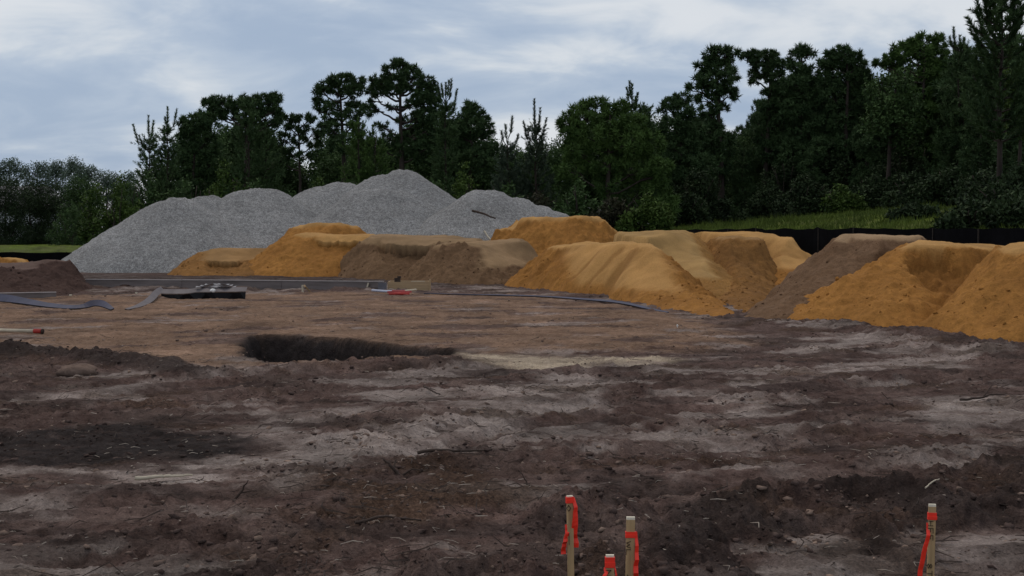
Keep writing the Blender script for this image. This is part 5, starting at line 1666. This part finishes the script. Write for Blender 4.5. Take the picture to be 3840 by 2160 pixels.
sh = [  # px, distance, top, half width px, material, label
    (840, 86, 570, 90, "leaf_green", "bright green bush behind the left gravel heaps"),
    (960, 86, 640, 80, "leaf", "dark bush between the green bush and the tall gravel peak"),
    (1745, 84, 600, 90, "leaf_green", "bright yellow-green bush right of the tallest gravel peak"),
    (1640, 84, 660, 60, "leaf", "dark bush touching the right slope of the tallest gravel peak"),
    (1900, 82, 640, 90, "leaf", "bluish dark bush behind the right gravel shoulder"),
    (2030, 80, 690, 90, "dead", "brown dry bush above the end of the gravel"),
    (2170, 78, 660, 100, "leaf", "dark bush under the left of the broad green tree"),
    (2300, 76, 740, 100, "dead", "greyish dry brush under the broad green tree"),
    (2430, 76, 720, 90, "leaf_green", "green bush under the right of the broad green tree"),
    (1190, 88, 650, 90, "leaf_green", "green bush below the open-crowned small pine"),
    (1090, 90, 700, 80, "leaf", "dark bush behind the second gravel heap"),
    (1330, 88, 640, 90, "leaf", "dark bush behind the gravel left of its tallest peak"),
    (1450, 88, 600, 80, "leaf", "dark green bush just left of the tallest gravel peak"),
    (700, 86, 640, 90, "leaf", "dark brush behind the left gravel crest"),
    (560, 86, 640, 80, "leaf", "dark brush below the leftmost young pines"),
    (450, 84, 650, 70, "leaf_green", "green bush left of the leftmost young pines"),
    (370, 90, 690, 70, "leaf_green", "mid green bush above the left foot of the gravel"),
    (270, 170, 740, 70, "leaf", "dark bush on the lawn edge left of the gravel"),
    (2580, 86, 720, 90, "leaf_shade", "dark brush at the left end of the grassy bank"),
    (2720, 92, 740, 80, "leaf_shade", "dark brush below the layered pine"),
    (2880, 92, 690, 100, "leaf_shade", "very dark brush right of the layered pine"),
    (3030, 88, 650, 100, "leaf_shade", "tall dark brush on top of the grassy bank"),
    (3150, 80, 690, 80, "leaf_green", "low green bush on the grassy bank in the right wood"),
    (3280, 82, 640, 100, "leaf_shade", "dark brush behind the low green bank bush"),
    (3420, 76, 640, 110, "leaf_shade", "dark brush on the right of the bank"),
    (3560, 74, 600, 110, "leaf_shade", "dark brush between the pale trunks on the right"),
    (3700, 66, 620, 100, "leaf_shade", "dark brush beneath the giant bristly pine"),
    (3830, 60, 600, 100, "leaf_shade", "dark brush at the right edge"),
    (3640, 52, 760, 110, "leaf_shade", "low dark brush just behind the right end of the silt fence"),
    (3790, 50, 740, 120, "leaf_shade", "dark brush low at the right edge behind the fence"),
    (3420, 62, 770, 80, "leaf_shade", "low dark brush where the grass strip ends on the right"),
    (3920, 52, 700, 120, "leaf_shade", "dark brush just outside the right edge behind the fence"),
    (3740, 58, 680, 120, "leaf_shade", "dark tangled brush around the trunk of the giant bristly pine"),
    (2960, 96, 560, 110, "leaf_shade", "tall dark thicket filling the wood right of the layered pine"),
    (3110, 94, 540, 110, "leaf_shade", "tall dark thicket below the round-headed pine"),
    (3400, 88, 500, 120, "leaf_shade", "tall dark thicket right of the brownish tree"),
    (2620, 90, 600, 100, "leaf_shade", "tall dark thicket left of the layered pine trunk"),
]
for px, Y, top, rx, mt, lb in sh:
    shrub("bush", lb, px, Y, top, rx, mt)
for k, (px, Y, top, lb) in enumerate([(120, 186, 672, "tall dark tree at the far left edge of the lawn"), (210, 190, 690, "dark tree second from the left edge beyond the lawn"), (20, 180, 668, "darkest tree at the left frame edge beyond the lawn"), (-120, 186, 660, "dark tree beyond the lawn, outside the left edge"), (300, 178, 668, "dark green tree where the lawn meets the gravel")]):
    clump_tree("lawn_tree", lb, px, Y, [(px, top + 40, 50, 40, 1.4, .35), (px - 40, top + 90, 50, 50, 1.4, .3), (px + 45, top + 90, 50, 50, 1.4, .35), (px, top + 150, 80, 60, 1.4, .25), (px - 30, top + 220, 70, 60, 1.2, .2), (px + 40, top + 215, 70, 50, 1.2, .2), (px, top + 250, 95, 34, 1.6, .15)],
               "leaf_shade" if k != 4 else "leaf", kind="leaf", puff=0.7, nb=56, w=0.085, group="trees beyond the lawn")
# far wood across the lawn
for k, (px, top, wd, lb) in enumerate([(40, 598, 55, "flat-topped far tree at the left edge above the roof"), (140, 612, 50, "far round tree right of the flat-topped one"), (210, 606, 40, "far round tree in the middle of the distant wood"), (275, 600, 42, "far tree with an open flat crown in the distant wood"),
                                       (335, 622, 40, "far low tree left of the sky dip"), (400, 648, 50, "far lowest tree under the sky dip"), (-60, 610, 60, "far tree just outside the left edge"), (470, 650, 50, "far tree behind the leftmost young pine")]):
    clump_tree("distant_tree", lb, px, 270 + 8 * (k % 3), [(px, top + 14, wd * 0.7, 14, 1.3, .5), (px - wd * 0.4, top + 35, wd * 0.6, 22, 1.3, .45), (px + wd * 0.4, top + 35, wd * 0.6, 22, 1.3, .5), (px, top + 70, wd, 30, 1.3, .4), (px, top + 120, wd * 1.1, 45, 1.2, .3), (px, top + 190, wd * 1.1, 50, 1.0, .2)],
               "leaf_haze", kind="leaf", puff=0.95, nb=44, w=0.13, group="distant wood", r_trunk=0.3)

# ------------------------------------------------------------------ grass of the bank and lawn
def build_grass():
    n = 15000
    x = rng.uniform(3, 34, n); y = rng.uniform(24, 92, n)
    t = (x - 5) * 0.93 + (y - 60) * 0.368
    k = (t > 0.5) & (t < 26)
    x, y = x[k], y[k]
    xl = rng.uniform(-60, -12, 4000); yl = rng.uniform(61, 110, 4000)
    x, y = np.concatenate([x, xl]), np.concatenate([y, yl])
    z = gz(x, y)
    hgt = np.where(x > 0, 0.22 + 0.35 * np.clip(fbm(x * 0.35, y * 0.35, 3) + 0.2, 0, 1), 0.07)
    f = Fol()
    nb = 5
    d = rng.standard_normal((len(x), nb, 3)) * np.array([0.35, 0.35, 0.1]) + np.array([0, 0, 1.])
    d /= np.linalg.norm(d, axis=2)[..., None]
    b = np.stack([x, y, z - 0.02], -1)[:, None] + rng.standard_normal((len(x), nb, 3)) * np.array([0.12, 0.12, 0])
    f.blades(b.reshape(-1, 3), d.reshape(-1, 3), (hgt[:, None] * (0.6 + 0.7 * rng.random((len(x), nb)))).ravel(), 0.05, np.repeat(0.5 + 0.5 * fbm(x * 0.3, y * 0.3, 3), nb) + 0.12 * rng.standard_normal(len(x) * nb))
    o = f.obj("grass", "grass", None)
    tag(o, "rough green grass on the bank and the lawn beyond the silt fence", kind="stuff")


M["grass"] = mat_fol("grass_blades", (0.040, 0.060, 0.012), (0.125, 0.165, 0.027))
build_grass()

# ------------------------------------------------------------------ houses glimpsed beyond
def house(label, px, Y, w, d, hw, hr, rz):
    x, y = FT(px, Y)
    r = empty("house", (x, y, gz(float(x), float(y)) - 0.2), rz)
    tag(r, label, "house", None)
    MB().box((0, 0, hw / 2), (w, d, hw)).obj("wall", M["wall"], r)
    e = 0.5
    V = np.array([[-w / 2 - e, -d / 2 - e, hw], [w / 2 + e, -d / 2 - e, hw], [w / 2 + e, d / 2 + e, hw], [-w / 2 - e, d / 2 + e, hw], [-w / 2 + 2, 0, hw + hr], [w / 2 - 2, 0, hw + hr]])
    V[:, 2] += 0.01
    m = MB()
    m.add(V, np.array([[0, 1, 5, 4], [2, 3, 4, 5], [3, 2, 1, 0]]))
    m.F.setdefault(3, []).append(np.array([[1, 2, 5], [3, 0, 4]]))
    m.obj("roof", M["roof"], r)
    for k in (-0.3, 0.0, 0.3):
        f = MB().box((k * w, -d / 2 - 0.02, hw * 0.55), (1.1, 0.05, 1.3)).obj("window", M["wall"], r)
        MB().box((k * w, -d / 2 - 0.05, hw * 0.55), (0.9, 0.03, 1.1)).obj("pane", M["glass"], f)


house("grey-roofed house half hidden in the trees at the far left", 75, 225, 14, 10, 5.6, 4.0, 0.2)
house("pale low house glimpsed between the trunks below the layered pine", 2625, 135, 9, 7, 2.8, 1.4, -0.1)
